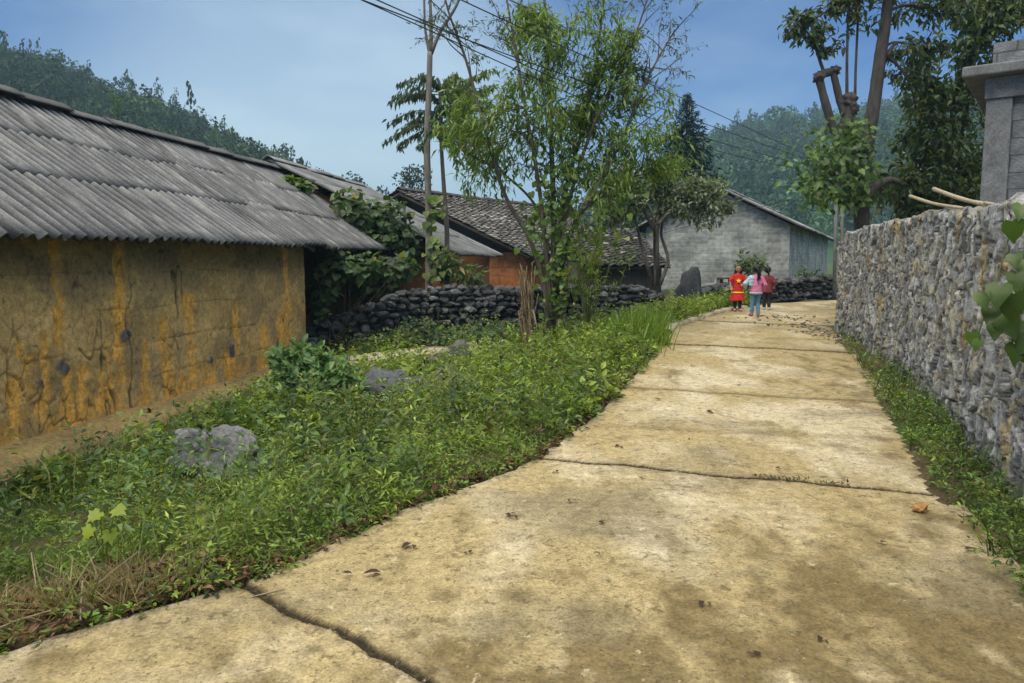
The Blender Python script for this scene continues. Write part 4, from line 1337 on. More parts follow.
b_ = at(445, 292, YS + .3); b_[2] = .2
e = empty("drooping_tree", b_, "thin tree with layers of drooping feathered leaves reaching left over the roofs", "tree")
gt, gl = G(), G()
line = smooth_line(np.concatenate([[b_], pxl([(447, 240), (444, 190), (441, 140), (440, 90), (437, 78)], YS + .3)]), 40)
tube(gt, line, np.linspace(.065, .03, 40), 7, (.13, .115, .095)); gt.build("trunk", M["bark"], e)
gt = G()
fr = [(436, 84, 396, 86), (438, 92, 388, 104), (440, 100, 405, 100), (440, 112, 386, 124), (441, 120, 386, 143), (442, 128, 398, 148), (440, 86, 470, 82), (441, 96, 482, 92), (441, 106, 488, 112), (442, 118, 480, 128), (442, 130, 470, 150), (441, 126, 420, 150), (440, 92, 455, 78), (441, 110, 462, 118), (441, 104, 432, 128), (442, 134, 496, 140), (440, 95, 478, 104), (442, 122, 452, 150), (440, 88, 420, 78), (441, 116, 402, 132), (446, 110, 500, 84), (446, 120, 504, 106), (446, 128, 500, 128), (446, 132, 496, 158), (445, 134, 478, 172), (446, 100, 490, 72), (446, 125, 486, 142), (444, 134, 458, 168)]
for (u0, v0, u1, v1) in fr + [(a + 2, b + 3, c + R.normal(0, 5), d + R.normal(0, 7)) for a, b, c, d in fr]:
    dy = R.normal(0, .35)
    p0 = at(u0, v0, YS + .3); p2 = at(u1, v1, YS + .3 + dy * 2); pm = (p0 + p2) / 2 + np.array([0, 0, .14])
    ln = smooth_line([p0, pm, p2], 16); tube(gt, ln, np.linspace(.012, .004, 16), 4, (.1, .11, .05), False)
    m_ = 62; t = R.uniform(.12, 1, m_); idx = (t * 15).astype(int); P = ln[idx] + R.normal(0, .03, (m_, 3))
    D = np.stack([R.normal((u1 - u0) * .006, .3, m_), R.normal(0, .4, m_), -np.ones(m_) * .8], 1)
    yel = u1 > 440
    place(gl, T_lance(.3, .15), P, D, R.uniform(.10, .2, m_), greens(m_, (.05, .10, .02) if yel else (.022, .055, .02), (.12, .19, .03) if yel else (.05, .09, .03), .25), np.tile([.1, -.6, .6], (m_, 1)) + R.normal(0, .3, (m_, 3)))
gt.build("branch", M["bark"], e); gl.build("crown", M["leaf"], e)

# --- small tree in front of the block house
YB = 19.2
b_ = at(656, 285, YB); b_[2] = .5
e = empty("small_tree", b_, "small many stemmed tree with a flat grey green crown in front of the block house", "tree")
gt, gl = G(), G(); P_, D_ = [], []
for i, pp in enumerate(([(656, 286), (655, 250), (654, 225), (648, 205), (624, 193), (602, 192)], [(658, 286), (657, 240), (659, 220), (680, 203), (705, 202), (718, 207)], [(660, 285), (668, 262), (666, 250), (661, 232), (668, 210), (690, 192)], [(654, 285), (646, 262), (640, 240), (636, 222), (628, 210), (604, 214)], [(655, 240), (660, 214), (656, 190), (660, 178)], [(654, 230), (640, 205), (620, 185), (610, 180)], [(658, 225), (676, 205), (700, 195), (714, 200)])):
    ln = smooth_line(pxl([(u, v, R.normal(0, .2)) for u, v in pp], YB), 24); tube(gt, ln, np.linspace(.05, .014, 24), 6, (.10, .09, .08))
    a_, b2 = twigs(gt, ln, .05, 16, .5, 1.0, .75, .15, (.1, .09, .075), 800 + i, 1.0, 2)
    P_ += a_; D_ += b2
leafage(gl, P_, D_, OVATE_N, 4.0, (.09, .19), lambda n: greens(n, (.08, .12, .07), (.24, .29, .2), .35, .0), .2, .09, .6)
gt.build("trunk", M["bark"], e); gl.build("crown", M["leaf"], e)

# --- pollarded tree behind the tall wall
YP = 16.2
b_ = at(862, 232, YP); b_[2] = .4
e = empty("pollard_tree", b_, "tall pollarded tree with lopped knobbly limbs and leafy shoots behind the tall stone wall", "tree")
gt, gl = G(), G()
bk = (.06, .053, .048)
def limb(pp, r0, r1, n=30, knob=.12):
    ln = smooth_line(pxl(pp, YP), n)
    rad = np.linspace(r0, r1, n) * .84 * (1 + knob * .5 * R.normal(0, .35, n)); tube(gt, ln, rad, 9, bk); return ln
T_ = limb([(863, 262), (862, 225), (862, 190), (866, 150), (874, 105), (880, 60), (886, 20), (890, -20), (894, -60)], .21, .12, 44)
l1 = limb([(863, 190), (852, 160), (846, 130), (851, 108), (848, 98)], .17, .15, 20, .4)
l2 = limb([(850, 140), (836, 135), (830, 118), (824, 98), (819, 78)], .11, .10, 24, .25)
l3 = limb([(848, 120), (841, 105), (837, 88), (833, 72)], .095, .085, 16, .3)
l3b = limb([(818, 79), (823, 74), (830, 72), (837, 70)], .11, .09, 10, .35)
l4 = limb([(824, 72), (818, 55), (813, 38)], .045, .03, 12)
l5 = limb([(847, 98), (847, 60), (848, 20), (849, -20)], .042, .026, 16); l6 = limb([(855, 98), (856, 60), (858, 20), (858, -15)], .036, .02, 16)
l7 = limb([(864, 205), (874, 188), (890, 180), (905, 184), (914, 176)], .13, .05, 24, .3)
l8 = limb([(886, 55), (900, 68), (910, 85), (916, 108)], .045, .018, 18)
l9 = limb([(884, 48), (895, 42), (918, 46), (936, 50)], .035, .012, 16)
l10 = limb([(887, 12), (905, 5), (930, 8), (955, 2), (975, 6)], .045, .014, 18)
l11 = limb([(813, 38), (800, 26), (790, 28)], .022, .01, 10); l12 = limb([(812, 20), (826, 12), (845, 0)], .022, .012, 10)
for bu, bv, br_ in ((819, 78, .13), (835, 71, .12), (848, 100, .17), (852, 108, .16), (886, 56, .11), (864, 150, .2)):      # burls where limbs were lopped
    stone(gt, at(bu, bv, YP), (br_, br_, br_ * .9), int(bu * 7 + bv), bk, 3, 1.6, 5)
stub = limb([(886, 56), (893, 46), (898, 42)], .05, .04, 8)
P_, D_ = [], []
for ln, n, t0, lg in ((l4, 12, .7, .45), (l11, 14, .1, .4), (l12, 14, .0, .5), (l5, 14, .6, .55), (l6, 14, .55, .6), (l9, 22, .3, .6), (l10, 30, .15, .65), (l8, 14, .5, .5), (T_, 20, .84, .9), (l7, 14, .55, .6)):
    a_, b2 = twigs(gt, ln, .03, n, t0, 1.0, lg, .2, bk, 900 + n, 1.0, 2, .007); P_ += a_; D_ += b2
leafage(gl, P_, D_, T_ovate(.42, .2), 1.05, (.12, .22), lambda n: greens(n, (.035, .07, .025), (.09, .12, .045), .3), .55, .06, .55)
# the dense skirt of leaves round the trunk
skirt = [(830, 152, 24, 20, 150), (848, 165, 22, 26, 190), (822, 182, 22, 18, 170), (860, 180, 14, 24, 120), (843, 195, 20, 10, 90), (852, 128, 16, 14, 80), (815, 192, 10, 10, 40)]
for u, v, ru, rv, n in skirt:
    n = int(n * 1.5)
    P = np.array([at(R.normal(u, ru * .62), R.normal(v, rv * .66), YP + R.normal(-.25, .35)) for _ in range(n)])
    place(gl, OVATE, P, nrm(np.stack([R.normal(0, .7, n), R.normal(-.4, .5, n), R.normal(-.6, .4, n)], 1)), R.uniform(.10, .21, n), greens(n, (.05, .11, .022), (.12, .20, .05), .28), np.tile([-.2, -.6, .8], (n, 1)) + R.normal(0, .5, (n, 3)))
gt.build("trunk", M["bark"], e); gl.build("crown", M["leaf"], e)

# --- dense dark tree left of the concrete building
YD = 18.2
b_ = at(940, 262, YD); b_[2] = .4
e = empty("dense_tree", b_, "dense dark leaved tree crowding the left side of the concrete building", "tree")
gt, gl = G(), G(); P_, D_ = [], []
for i, pp in enumerate(([(945, 262), (946, 200), (950, 140), (960, 80), (985, 20), (1000, -30)], [(944, 255), (930, 200), (915, 160), (918, 120)], [(946, 200), (932, 150), (935, 100), (940, 60)], [(948, 180), (965, 120), (975, 60), (990, 10)], [(944, 240), (920, 210), (905, 195), (893, 185)], [(950, 130), (930, 90), (920, 70)], [(955, 100), (985, 40), (1010, 10), (1030, 0)], [(946, 230), (965, 190), (972, 160)])):
    ln = smooth_line(pxl([(u, v, R.normal(0, .25)) for u, v in pp], YD), 26); tube(gt, ln, np.linspace(.10 if i == 0 else .05, .014, 26), 7, (.07, .06, .05))
    a_, b2 = twigs(gt, ln, .05, 22, .25, 1.0, .8, .1, (.07, .06, .05), 950 + i, 1.0, 2); P_ += a_; D_ += b2
leafage(gl, P_, D_, T_ovate(.45, .2), 2.6, (.12, .25), lambda n: greens(n, (.025, .055, .014), (.07, .11, .03), .3, .07, (.14, .15, .03)), .5, .1, .5)
for u, v, ru, rv, n in ((938, 165, 24, 22, 420), (960, 130, 20, 26, 320), (1000, 15, 28, 18, 420), (945, 185, 24, 8, 200), (930, 135, 14, 16, 90), (958, 85, 14, 16, 90)):
    P = np.array([at(R.normal(u, ru * .6), R.normal(v, rv * .6), YD + R.normal(0, .45)) for _ in range(n)])
    place(gl, T_ovate(.45, .2), P, nrm(np.stack([R.normal(0, .7, n), R.normal(-.3, .5, n), R.normal(-.6, .4, n)], 1)), R.uniform(.11, .22, n), greens(n, (.025, .055, .014), (.075, .115, .03), .3, .06, (.14, .15, .03)))
gt.build("trunk", M["bark"], e); gl.build("crown", M["leaf"], e)

# ------------------------------------------------------------------ shrubs
def shrub(name, u, v, Y, label, cat, lobes, tm, size, cols, stems=8, stemc=(.09, .08, .05), group=None, zb=None, droop=.4, face=.5, mat="leaf"):
    """lobes: (u, v, ru, rv, n) leaf clumps at about depth Y"""
    b_ = at(u, v, Y)
    if zb is not None: b_[2] = zb
    e = empty(name, b_, label, cat, group)
    gs_, gl = G(), G()
    for lo in lobes:
        uu, vv, ru, rv, n = lo[:5]; dy = lo[5] if len(lo) > 5 else 0
        c = at(uu, vv, Y + dy)
        for k in range(max(1, stems // len(lobes))):
            tp = at(R.normal(uu, ru * .5), R.normal(vv, rv * .5), Y + dy + R.normal(0, .15))
            s0 = b_ + np.array([R.normal(0, .06), R.normal(0, .06), 0])
            tube(gs_, smooth_line([s0, (s0 + tp) / 2 + R.normal(0, .06, 3), tp], 10), np.linspace(.012, .004, 10), 4, stemc, False)
        # leaves sit in an ellipsoid, more of them towards its skin
        d = nrm(R.normal(size=(n, 3))); rad = R.random((n, 1)) ** .45
        sx_ = ru * (Y + dy) / F; sz_ = rv * (Y + dy) / F
        P = c + d * rad * np.array([sx_, (sx_ + sz_) * .45, sz_])
        D = nrm(d * .6 + R.normal(0, .5, (n, 3)) + np.array([0, -face * .5, -droop]))
        place(gl, tm, P, D, R.uniform(size[0], size[1], n), cols(n), np.tile([0, -face, 1.0], (n, 1)) + d * .5 + R.normal(0, .35, (n, 3)))
    gs_.build("stem", M["bark"], e); gl.build("foliage", M[mat], e)
    return e


dkg = lambda n: greens(n, (.04, .085, .032), (.10, .165, .06), .3, .03)
mdg = lambda n: greens(n, (.055, .11, .022), (.12, .19, .04), .28, .05)
ltg = lambda n: greens(n, (.075, .14, .025), (.13, .21, .04), .22, .08)
shrub("vine_bush", 372, 300, 17.2, "tall mass of broad leaved vine rising between the first and second house", "bush", [(352, 212, 24, 22, 230), (386, 218, 26, 22, 260), (404, 238, 20, 22, 200), (362, 245, 26, 20, 220), (392, 262, 24, 20, 200), (330, 228, 12, 16, 60), (372, 285, 26, 16, 160)], HEART, (.10, .2), dkg, 14, zb=.1)
shrub("vine_bush", 335, 330, 14.3, "dark broad leaved bush overhanging the porch corner at the left end of the black wall", "bush", [(338, 266, 20, 14, 130), (326, 290, 14, 14, 80), (368, 268, 20, 14, 120), (318, 312, 10, 12, 40), (400, 268, 20, 12, 110)], HEART, (.10, .19), dkg, 12, zb=0)
shrub("roof_creeper", 300, 195, 17.0, "pale green sprig of creeper growing over the far end of the mud house ridge", "climbing plant", [(303, 186, 10, 6, 46), (292, 180, 7, 4, 24)], HEART, (.10, .2), ltg, 3)
shrub("wall_shrub", 450, 285, 16.6, "leafy plants just behind the black wall, beside the slim trunk", "bush", [(452, 268, 16, 12, 120), (472, 275, 14, 9, 90), (440, 262, 12, 14, 90)], T_lance(.3), (.16, .3), mdg, 8, zb=.2)
shrub("leafy_shrub", 300, 428, 8.9, "knee high blue green shrub with broad leaves at the corner of the mud house", "shrub", [(298, 374, 22, 16, 260), (332, 378, 22, 18, 260), (285, 398, 26, 20, 320), (322, 408, 32, 22, 400), (350, 400, 22, 18, 200), (281, 362, 10, 14, 120), (318, 360, 12, 14, 110), (300, 352, 9, 12, 70), (345, 372, 14, 16, 90), (262, 418, 18, 12, 120)], OVATE, (.075, .15), lambda n: greens(n, (.08, .18, .05), (.24, .37, .17), .3), 24, droop=-.12)
shrub("leafy_shrub", 745, 290, 20.0, "small green bush against the block house wall, behind the girl in red", "bush", [(741, 262, 7, 10, 70), (752, 268, 12, 10, 130), (760, 262, 7, 8, 60)], OVATE_N, (.10, .2), mdg, 8, zb=.5)
shrub("wall_foot_weeds", 812, 300, 21.5, "dark shrub at the right end of the low stone wall, beside the block house corner", "bush", [(802, 274, 8, 6, 80), (816, 276, 10, 5, 80)], OVATE_N, (.1, .2), dkg, 6, zb=.5)
shrub("bank_shrub", 470, 352, 13.9, "low dark green scrub along the foot of the black wall", "bush", [(400, 338, 26, 9, 240), (440, 336, 26, 9, 260), (480, 332, 26, 10, 260), (515, 330, 20, 10, 200), (370, 345, 22, 8, 160), (420, 325, 20, 7, 120)], OVATE, (.05, .11), dkg, 14, droop=.2)

# sharp yellow green seedling in the near weeds
pb = at(104, 566, 3.75)
e = empty("seedling", pb, "bright yellow green lobed leaf seedling standing out of the near weeds at left", "plant")
gs_, gl = G(), G()
for u, v, du, dv in ((100, 512, -.4, -.3), (116, 508, .8, -.2), (92, 527, -.5, -.8), (110, 530, .3, -1)):
    p = at(u, v, 3.7 + R.normal(0, .03)); tube(gs_, smooth_line([pb, (pb + p) / 2 + [0, 0, .02], p], 8), .003, 4, (.2, .26, .04), False)
    place(gl, LOBED, [p], [[du, -.5, dv]], [.085], np.array([[.30, .40, .03]]) * R.uniform(.75, 1.05), np.array([[-.1, -.7, .8]]))
gs_.build("stem", M["leaf"], e); gl.build("foliage", M["leaf"], e)

# creeper hanging on the right hand wall in front
pb = at(1032, 225, 4.15)
e = empty("hanging_vine", pb, "creeper with big heart shaped leaves hanging over the near end of the tall stone wall", "climbing plant")
gs_, gl = G(), G()
for pp in ([(1060, 160), (1030, 205), (1010, 235), (1000, 270), (988, 305), (978, 335)], [(1075, 200), (1040, 250), (1020, 300), (1012, 340), (1016, 365)]):
    tube(gs_, smooth_line(pxl(pp, 4.15), 22), .005, 5, (.2, .22, .07), False)
for u, v, sz, sh in ((1012, 228, .13, 1), (1022, 212, .1, 1.2), (1000, 292, .14, .9), (1014, 300, .17, .8), (1004, 322, .15, .85), (992, 316, .11, 1), (982, 300, .10, 1), (972, 340, .085, 1.4), (980, 348, .07, 1.5), (1022, 328, .16, .7), (1016, 352, .12, .8), (1026, 268, .12, 1), (1014, 262, .09, 1.1), (1030, 305, .15, .8), (1035, 345, .13, .9), (996, 332, .1, 1), (1040, 280, .16, .9), (1045, 235, .15, 1), (1050, 320, .15, .8), (1018, 280, .12, 1), (1024, 356, .1, 1)):
    place(gl, T_heart(.9, .32), [at(u, v - 8, 4.1 + R.normal(0, .05))], [[R.normal(-.2, .35), -.35 + R.normal(0, .2), -.8]], [sz], np.array([[.065, .125, .018]]) * sh * R.uniform(.8, 1.15), np.array([[-.45 + R.normal(0, .35), -.75, .5 + R.normal(0, .3)]]))
gs_.build("vine_stem", M["leaf"], e); gl.build("foliage", M["leaf"], e)
# ------------------------------------------------------------------ weeds and grass of the verges
lwx = np.array([q[0] for q in LW]); lwy = np.array([q[1] for q in LW])


def bank_ok(x, y):
    d = xl(y) - x
    hx = -5.676 + .1427 * y
    ok = (d > -.02) & ((x > hx + .62) | (y > 13.6)) & (x > hx - .6)
    ok &= y < np.interp(x, lwx, lwy) - .28
    # the footpath
    j = np.interp(x, pc[:, 0], pc[:, 1]); on = (x > pc[0, 0] - .1) & (x < pc[-1, 0]) & (np.abs(y - j - .25) < .55)
    return ok & ~on


def scatter(n, x0, x1, y0, y1, ok, pw=1.0):
    x = R.uniform(x0, x1, n); y = y0 + (y1 - y0) * R.random(n) ** pw
    m = ok(x, y); return x[m], y[m]


def herbs(g, x, y, h, k, size, tm, cols, spread, up=.35, zoff=0.0):
    """plants at x, y: each has k leaves round a short stem"""
    n = len(x); z = gz(x, y) + zoff
    an = R.uniform(0, 2 * PI, (n, k)); f = R.random((n, k)) ** .7
    rr_ = spread[:, None] * (1.15 - .8 * f) * R.uniform(.15, 1, (n, k))
    P = np.stack([x[:, None] + np.cos(an) * rr_, y[:, None] + np.sin(an) * rr_, z[:, None] + h[:, None] * (.12 + .88 * f)], -1).reshape(-1, 3)
    D = np.stack([np.cos(an), np.sin(an), up + R.normal(0, .45, (n, k))], -1).reshape(-1, 3) + R.normal(0, .3, (n * k, 3))
    c = np.repeat(cols(n), k, 0) * R.normal(1, .2, (n * k, 1)).clip(.5, 1.6)
    place(g, tm, P, D, (R.uniform(size[0], size[1], (n, k)) * np.ones((n, k))).ravel(), c)


ROCKS = [(at(226, 468, 6.6), .40), (at(392, 392, 9.3), .45), (at(455, 404, 8.9), .32), (at(463, 366, 12.6), .3)]


def bare(x, y):
    """patches of trodden earth"""
    b = np.zeros_like(x)
    for (u, v, Y_, r_) in ((70, 578, 3.5, .62), (322, 452, 6.6, .35), (30, 560, 3.7, .45), (415, 420, 7.5, .25)):
        p = at(u, v, Y_); b = np.maximum(b, 1 - sst(.6, 1.1, np.hypot(x - p[0], (y - p[1]) * .8) / r_))
    for p, r_ in ROCKS:
        b = np.maximum(b, (np.hypot((x - p[0]) / r_, (y - p[1] + .12) / (r_ * 1.15)) < 1) * 1.0)
    return b


hc = lambda a, b, v=.25, yl=.05: (lambda n: greens(n, a, b, v, yl, (.2, .22, .04)))
g = G()
# small leaved carpet, close to the camera
def zone(n, y0, y1, k, size, h, dens_scale=1.0, tm=OVATE_N, cols=None, seed=0, thr=None, lump=.6, spread=(.05, .11), pw=1.0):
    x, y = scatter(n, -6.2, 4.8, y0, y1, bank_ok, pw)
    q = fbm(x * 1.1 + seed, y * 1.1, 200 + seed)
    keep = R.random(len(x)) > bare(x, y) * 1.0
    if thr is not None: keep &= q > thr
    keep &= ~((fbm(x * .8 + 3, y * .8, 222) < .38) & (R.random(len(x)) < .75))
    x, y, q = x[keep], y[keep], q[keep]
    dl = xl(y) - x
    hh_ = R.uniform(h[0], h[1], len(x)) * (1 - lump + 2 * lump * sst(.3, .7, q)) * (.35 + .65 * sst(0, .45, dl)) * (.4 + .6 * np.where(y < 13.6, sst(.6, 1.7, x + 5.676 - .1427 * y), 1))
    herbs(g, x, y, hh_, k, size, tm, cols, R.uniform(spread[0], spread[1], len(x)))
    return x, y


cA_ = hc((.07, .14, .022), (.21, .30, .055), .5, .08); cB_ = hc((.12, .2, .025), (.25, .33, .06), .35, .12); cC_ = hc((.04, .095, .025), (.12, .19, .055), .35)
zone(9500, 2.4, 6.5, 13, (.02, .044), (.07, .21), cols=cA_, seed=1)
zone(4200, 2.6, 6.5, 12, (.028, .06), (.12, .30), cols=cB_, seed=2, thr=.48, tm=T_lance(.3))
zone(6500, 6, 10.5, 12, (.03, .06), (.12, .30), cols=cA_, seed=3)
zone(3600, 6, 10.5, 12, (.035, .075), (.2, .45), cols=cB_, seed=4, thr=.5)
zone(1800, 4.5, 10.5, 14, (.04, .08), (.22, .42), cols=cC_, seed=5, thr=.56)
zone(5200, 10, 18, 11, (.045, .085), (.12, .32), cols=cA_, seed=6)
zone(2600, 10, 18, 12, (.05, .10), (.2, .42), cols=cB_, seed=7, thr=.5)
# taller single weeds standing out of the carpet, and patches of a darker broad leaved one
zone(900, 3.2, 8, 18, (.04, .075), (.28, .55), cols=cC_, seed=11, thr=.5, spread=(.05, .12))
zone(1100, 4, 12, 16, (.05, .09), (.3, .62), cols=cB_, seed=12, thr=.54, tm=T_lance(.22), spread=(.05, .12))
zone(500, 5.6, 11, 14, (.06, .12), (.22, .45), cols=cB_, seed=13, thr=.52, tm=OVATE, spread=(.08, .16))
zone(1200, 2.6, 6, 10, (.03, .055), (.1, .2), cols=hc((.14, .2, .03), (.24, .3, .06), .25, .1), seed=14, thr=.53)
dry_ = hc((.11, .085, .045), (.22, .18, .10), .3, 0)
zone(750, 2.8, 9, 9, (.03, .07), (.12, .38), cols=dry_, seed=16, thr=.5, tm=T_lance(.2), spread=(.03, .08))
zone(500, 4, 10, 14, (.05, .1), (.25, .45), cols=cA_, seed=15, thr=.5, tm=STRIP, spread=(.03, .08))
# along the road edge by the far bend, and the narrow strip under the tall wall
def strip_ok(x, y):
    i = np.interp(y, path[:NS * 8 // 10, 1], path[:NS * 8 // 10, 0]); return (x > xr(y) - .02 + .1 * fbm(y * 3, 0 * y, 230)) & (x < i - .03) & (y < 13)
for n, y0, y1, k, sz, hh_, c in ((3600, 3.0, 7, 12, (.02, .042), (.05, .2), cA_), (1900, 6.5, 13, 11, (.03, .05), (.05, .2), cA_), (900, 3.0, 9, 12, (.03, .055), (.12, .3), cC_)):
    x, y = scatter(n, 1.8, 6, y0, y1, strip_ok); m = (fbm(x * 1.6, y * 1.6, 233) > .43) | (y < 4.6); x, y = x[m], y[m]
    herbs(g, x, y, R.uniform(hh_[0], hh_[1], len(x)), k, sz, OVATE_N, c, R.uniform(.04, .1, len(x)))
# weeds at the far bend and round the foot of the walls
x = R.uniform(2.6, 6.2, 1500); y = R.uniform(14.5, 19.5, 1500); m = (xl(y) - x > .0) & (y < np.interp(x, [q[0] for q in BW], [q[1] for q in BW]) - .2)
herbs(g, x[m], y[m], R.uniform(.15, .5, m.sum()), 13, (.05, .1), OVATE_N, cB_, R.uniform(.08, .16, m.sum()))
tag(g.build("weeds", M["leaf"], smooth=False), kind="stuff")

# grass blades through the weeds
g = G()
def blades(x, y, h0, h1, per, cols, lean=.35, w=.03):
    n = len(x); x = np.repeat(x, per) + R.normal(0, .03, n * per); y = np.repeat(y, per) + R.normal(0, .03, n * per)
    on = (xl(y) - x < .03) & (x - xr(y) < .03); x, y = x[~on], y[~on]
    m = len(x); P = np.stack([x, y, gz(x, y)], 1)
    D = np.stack([R.normal(0, lean, m), R.normal(0, lean, m), np.ones(m)], 1)
    place(g, T_blade(w, .35), P, D, R.uniform(h0, h1, m), cols(m), R.normal(0, 1, (m, 3)) * np.array([1, 1, .1]))
x, y = scatter(1900, -6, 4.5, 2.4, 9, lambda x, y: bank_ok(x, y) & (fbm(x * 1.5, y * 1.5, 240) > .46)); blades(x, y, .12, .36, 6, hc((.08, .15, .025), (.2, .28, .06), .3, .15))
x, y = scatter(1500, -6, 4.5, 8, 17, lambda x, y: bank_ok(x, y) & (fbm(x * 1.1, y * 1.1, 241) > .5)); blades(x, y, .16, .4, 6, hc((.08, .15, .025), (.18, .26, .05), .3, .1), w=.04)
x, y = scatter(900, 1.8, 6, 3, 10, strip_ok); blades(x, y, .1, .35, 6, hc((.04, .085, .018), (.08, .135, .03)), .4)
# yellow dry grass at the near left
pq = at(85, 608, 3.25); n = 130
blades(R.normal(pq[0], .34, n), R.normal(pq[1], .16, n), .12, .3, 6, hc((.16, .15, .06), (.3, .26, .12), .2, .0), .8, .028)
tag(g.build("grass", M["leaf"], smooth=False), kind="stuff")

# tall bright grass clump at the road edge
pb = np.array([1.95, 11.7, 0.0]); pb[2] = float(gz(pb[:1], pb[1:2])[0])
e = empty("grass_clump", pb, "tall bright green clump of grass leaning over the road edge at left", "grass clump")
for (cx, cy, n, h0, h1, rr_) in ((1.95, 11.7, 620, .4, .78, .26), (1.6, 11.1, 380, .35, .65, .24), (2.25, 12.5, 260, .3, .55, .25)):
    g = G(); x = np.minimum(R.normal(cx, rr_, n), xl(cy) + .05); y = R.normal(cy, rr_, n); P = np.stack([x, y, np.minimum(gz(x, y), zr(y)) - .02], 1)
    place(g, T_blade(.03, .3), P, np.stack([R.normal(0, .2, n).clip(-.35, .3), R.normal(0, .2, n), np.ones(n)], 1), R.uniform(h0, h1, n), greens(n, (.10, .2, .02), (.2, .32, .04), .2, .05), R.normal(0, 1, (n, 3)) * np.array([1, 1, .1]))
    g.build("tuft", M["leaf"], e, smooth=False)

# fallen dead leaves, twigs: the brown litter at the near left and along the slab edge
g = G(); n = 2600
pq = at(55, 583, 3.45); x = R.normal(pq[0], .40, n); y = R.normal(pq[1], .24, n)
x2 = R.uniform(-2.3, 2.3, 900); y2 = np.interp(x2, XL[2:12, 1], XL[2:12, 0]); y2 = y2 + np.abs(R.normal(.03, .05, 900)) ; x2 = x2 - np.abs(R.normal(0, .05, 900))
x = np.concatenate([x, x2]); y = np.concatenate([y, y2])
P = np.stack([x, y, gz(x, y) + R.uniform(.015, .06, len(x))], 1)
place(g, T_ovate(.4, .3), P, np.stack([R.normal(0, 1, len(x)), R.normal(0, 1, len(x)), R.normal(0, .35, len(x))], 1), R.uniform(.03, .085, len(x)), np.array([.11, .062, .035]) * R.lognormal(0, .5, (len(x), 1)).clip(.2, 2.6))
for k in range(70):
    p = np.array([R.normal(pq[0], .4), R.normal(pq[1], .22), 0]); p[2] = float(gz(p[:1], p[1:2])[0]) + .05
    a_ = R.uniform(0, PI); d_ = np.array([math.cos(a_), math.sin(a_), R.normal(.1, .25)]) * R.uniform(.08, .28)
    tube(g, np.array([p, p + d_ * .5 + [0, 0, .01], p + d_]), .004, 4, np.array([.25, .2, .13]) * R.uniform(.4, 1.2))
tag(g.build("leaf_litter", M["straw"], smooth=False), kind="stuff")

# long dry grass stems in front of the mud wall
gp2 = "long dry stems before the mud wall"
for i, (u0, v0, u1, v1, u2, v2, Y, lb) in enumerate(((118, 478, 124, 440, 131, 412, 5.9, "upright pale stem with a straight tip, in front of the mud wall"), (126, 462, 144, 432, 166, 403, 6.1, "pale stem leaning right across the foot of the mud wall"), (74, 498, 75, 466, 78, 435, 5.6, "short upright dry stem near the left end of the mud wall"), (50, 478, 40, 460, 20, 443, 5.6, "dry stem bending left, lowest of the dry stems by the mud wall"))):
    pb = at(u0, v0, Y); pb[2] = float(gz(pb[:1], pb[1:2])[0])
    g = G(); tube(g, smooth_line([pb, at(u0, v0, Y), at(u1, v1, Y), at(u2, v2, Y)], 14), np.linspace(.006, .002, 14), 5, (.34, .3, .12))
    tag(g.build("dry_stem", M["straw"], loc=pb), lb, "grass stem", gp2)

# ------------------------------------------------------------------ rocks
def rock(name, u, v, Y, w_, d_, h_, colr, seed, label, zsink=.25, rough=.8, sub=4, facets=14, cat="rock"):
    p = at(u, v, Y); p[2] = float(gz(p[:1], p[1:2])[0])
    g = G(); stone(g, p + np.array([0, 0, h_ * (.5 - zsink)]), (w_ / 2 * 1.25, d_ / 2 * 1.25, h_ * .75), seed, colr, sub, rough, facets)
    return tag(g.build(name, M["stone"], loc=p, smooth=True), label, cat)


rock("rock", 226, 470, 6.6, .74, .6, .42, (.13, .135, .14), 3, "large pale grey rock in the weeds before the mud wall", .15, .8, 5, 16)
rock("rock", 392, 392, 9.3, .75, .8, .62, (.075, .08, .09), 8, "flat dark grey rock below the near end of the concrete path")
rock("rock", 455, 404, 8.9, .62, .5, .5, (.10, .095, .085), 12, "low brownish rock in the weeds with a pale twig across it")
rock("rock", 463, 366, 12.6, .5, .4, .42, (.10, .10, .10), 17, "grey rock jammed against the far end of the concrete path")
rock("boulder", 691, 303, 18.3, .66, .6, 1.0, (.04, .043, .05), 23, "smooth black upright boulder between the two dry stone walls", .12, .5, 4, 12, "boulder")
rock("rock", 640, 322, 16.6, .42, .4, .34, (.14, .13, .115), 29, "brownish rock at the foot of the small many stemmed tree")
rock("rock", 672, 306, 18.0, .6, .5, .5, (.13, .125, .115), 31, "lumpy grey brown rock left of the black boulder")
rock("rock", 634, 300, 17.4, .5, .4, .5, (.10, .1, .1), 37, "dark rough rock under the right end of the black wall")
# tawny stone on the road
pq = at(921, 521, 4.32); pq[2] = float(zr(np.array(4.32)))
g = G(); stone(g, pq + [0, 0, .022], (.062, .045, .036), 41, (.36, .2, .08), 3, .7, 9); tag(g.build("stone", M["stone"], loc=pq, smooth=False), "small tawny stone lying on the road near the tall wall", "stone")
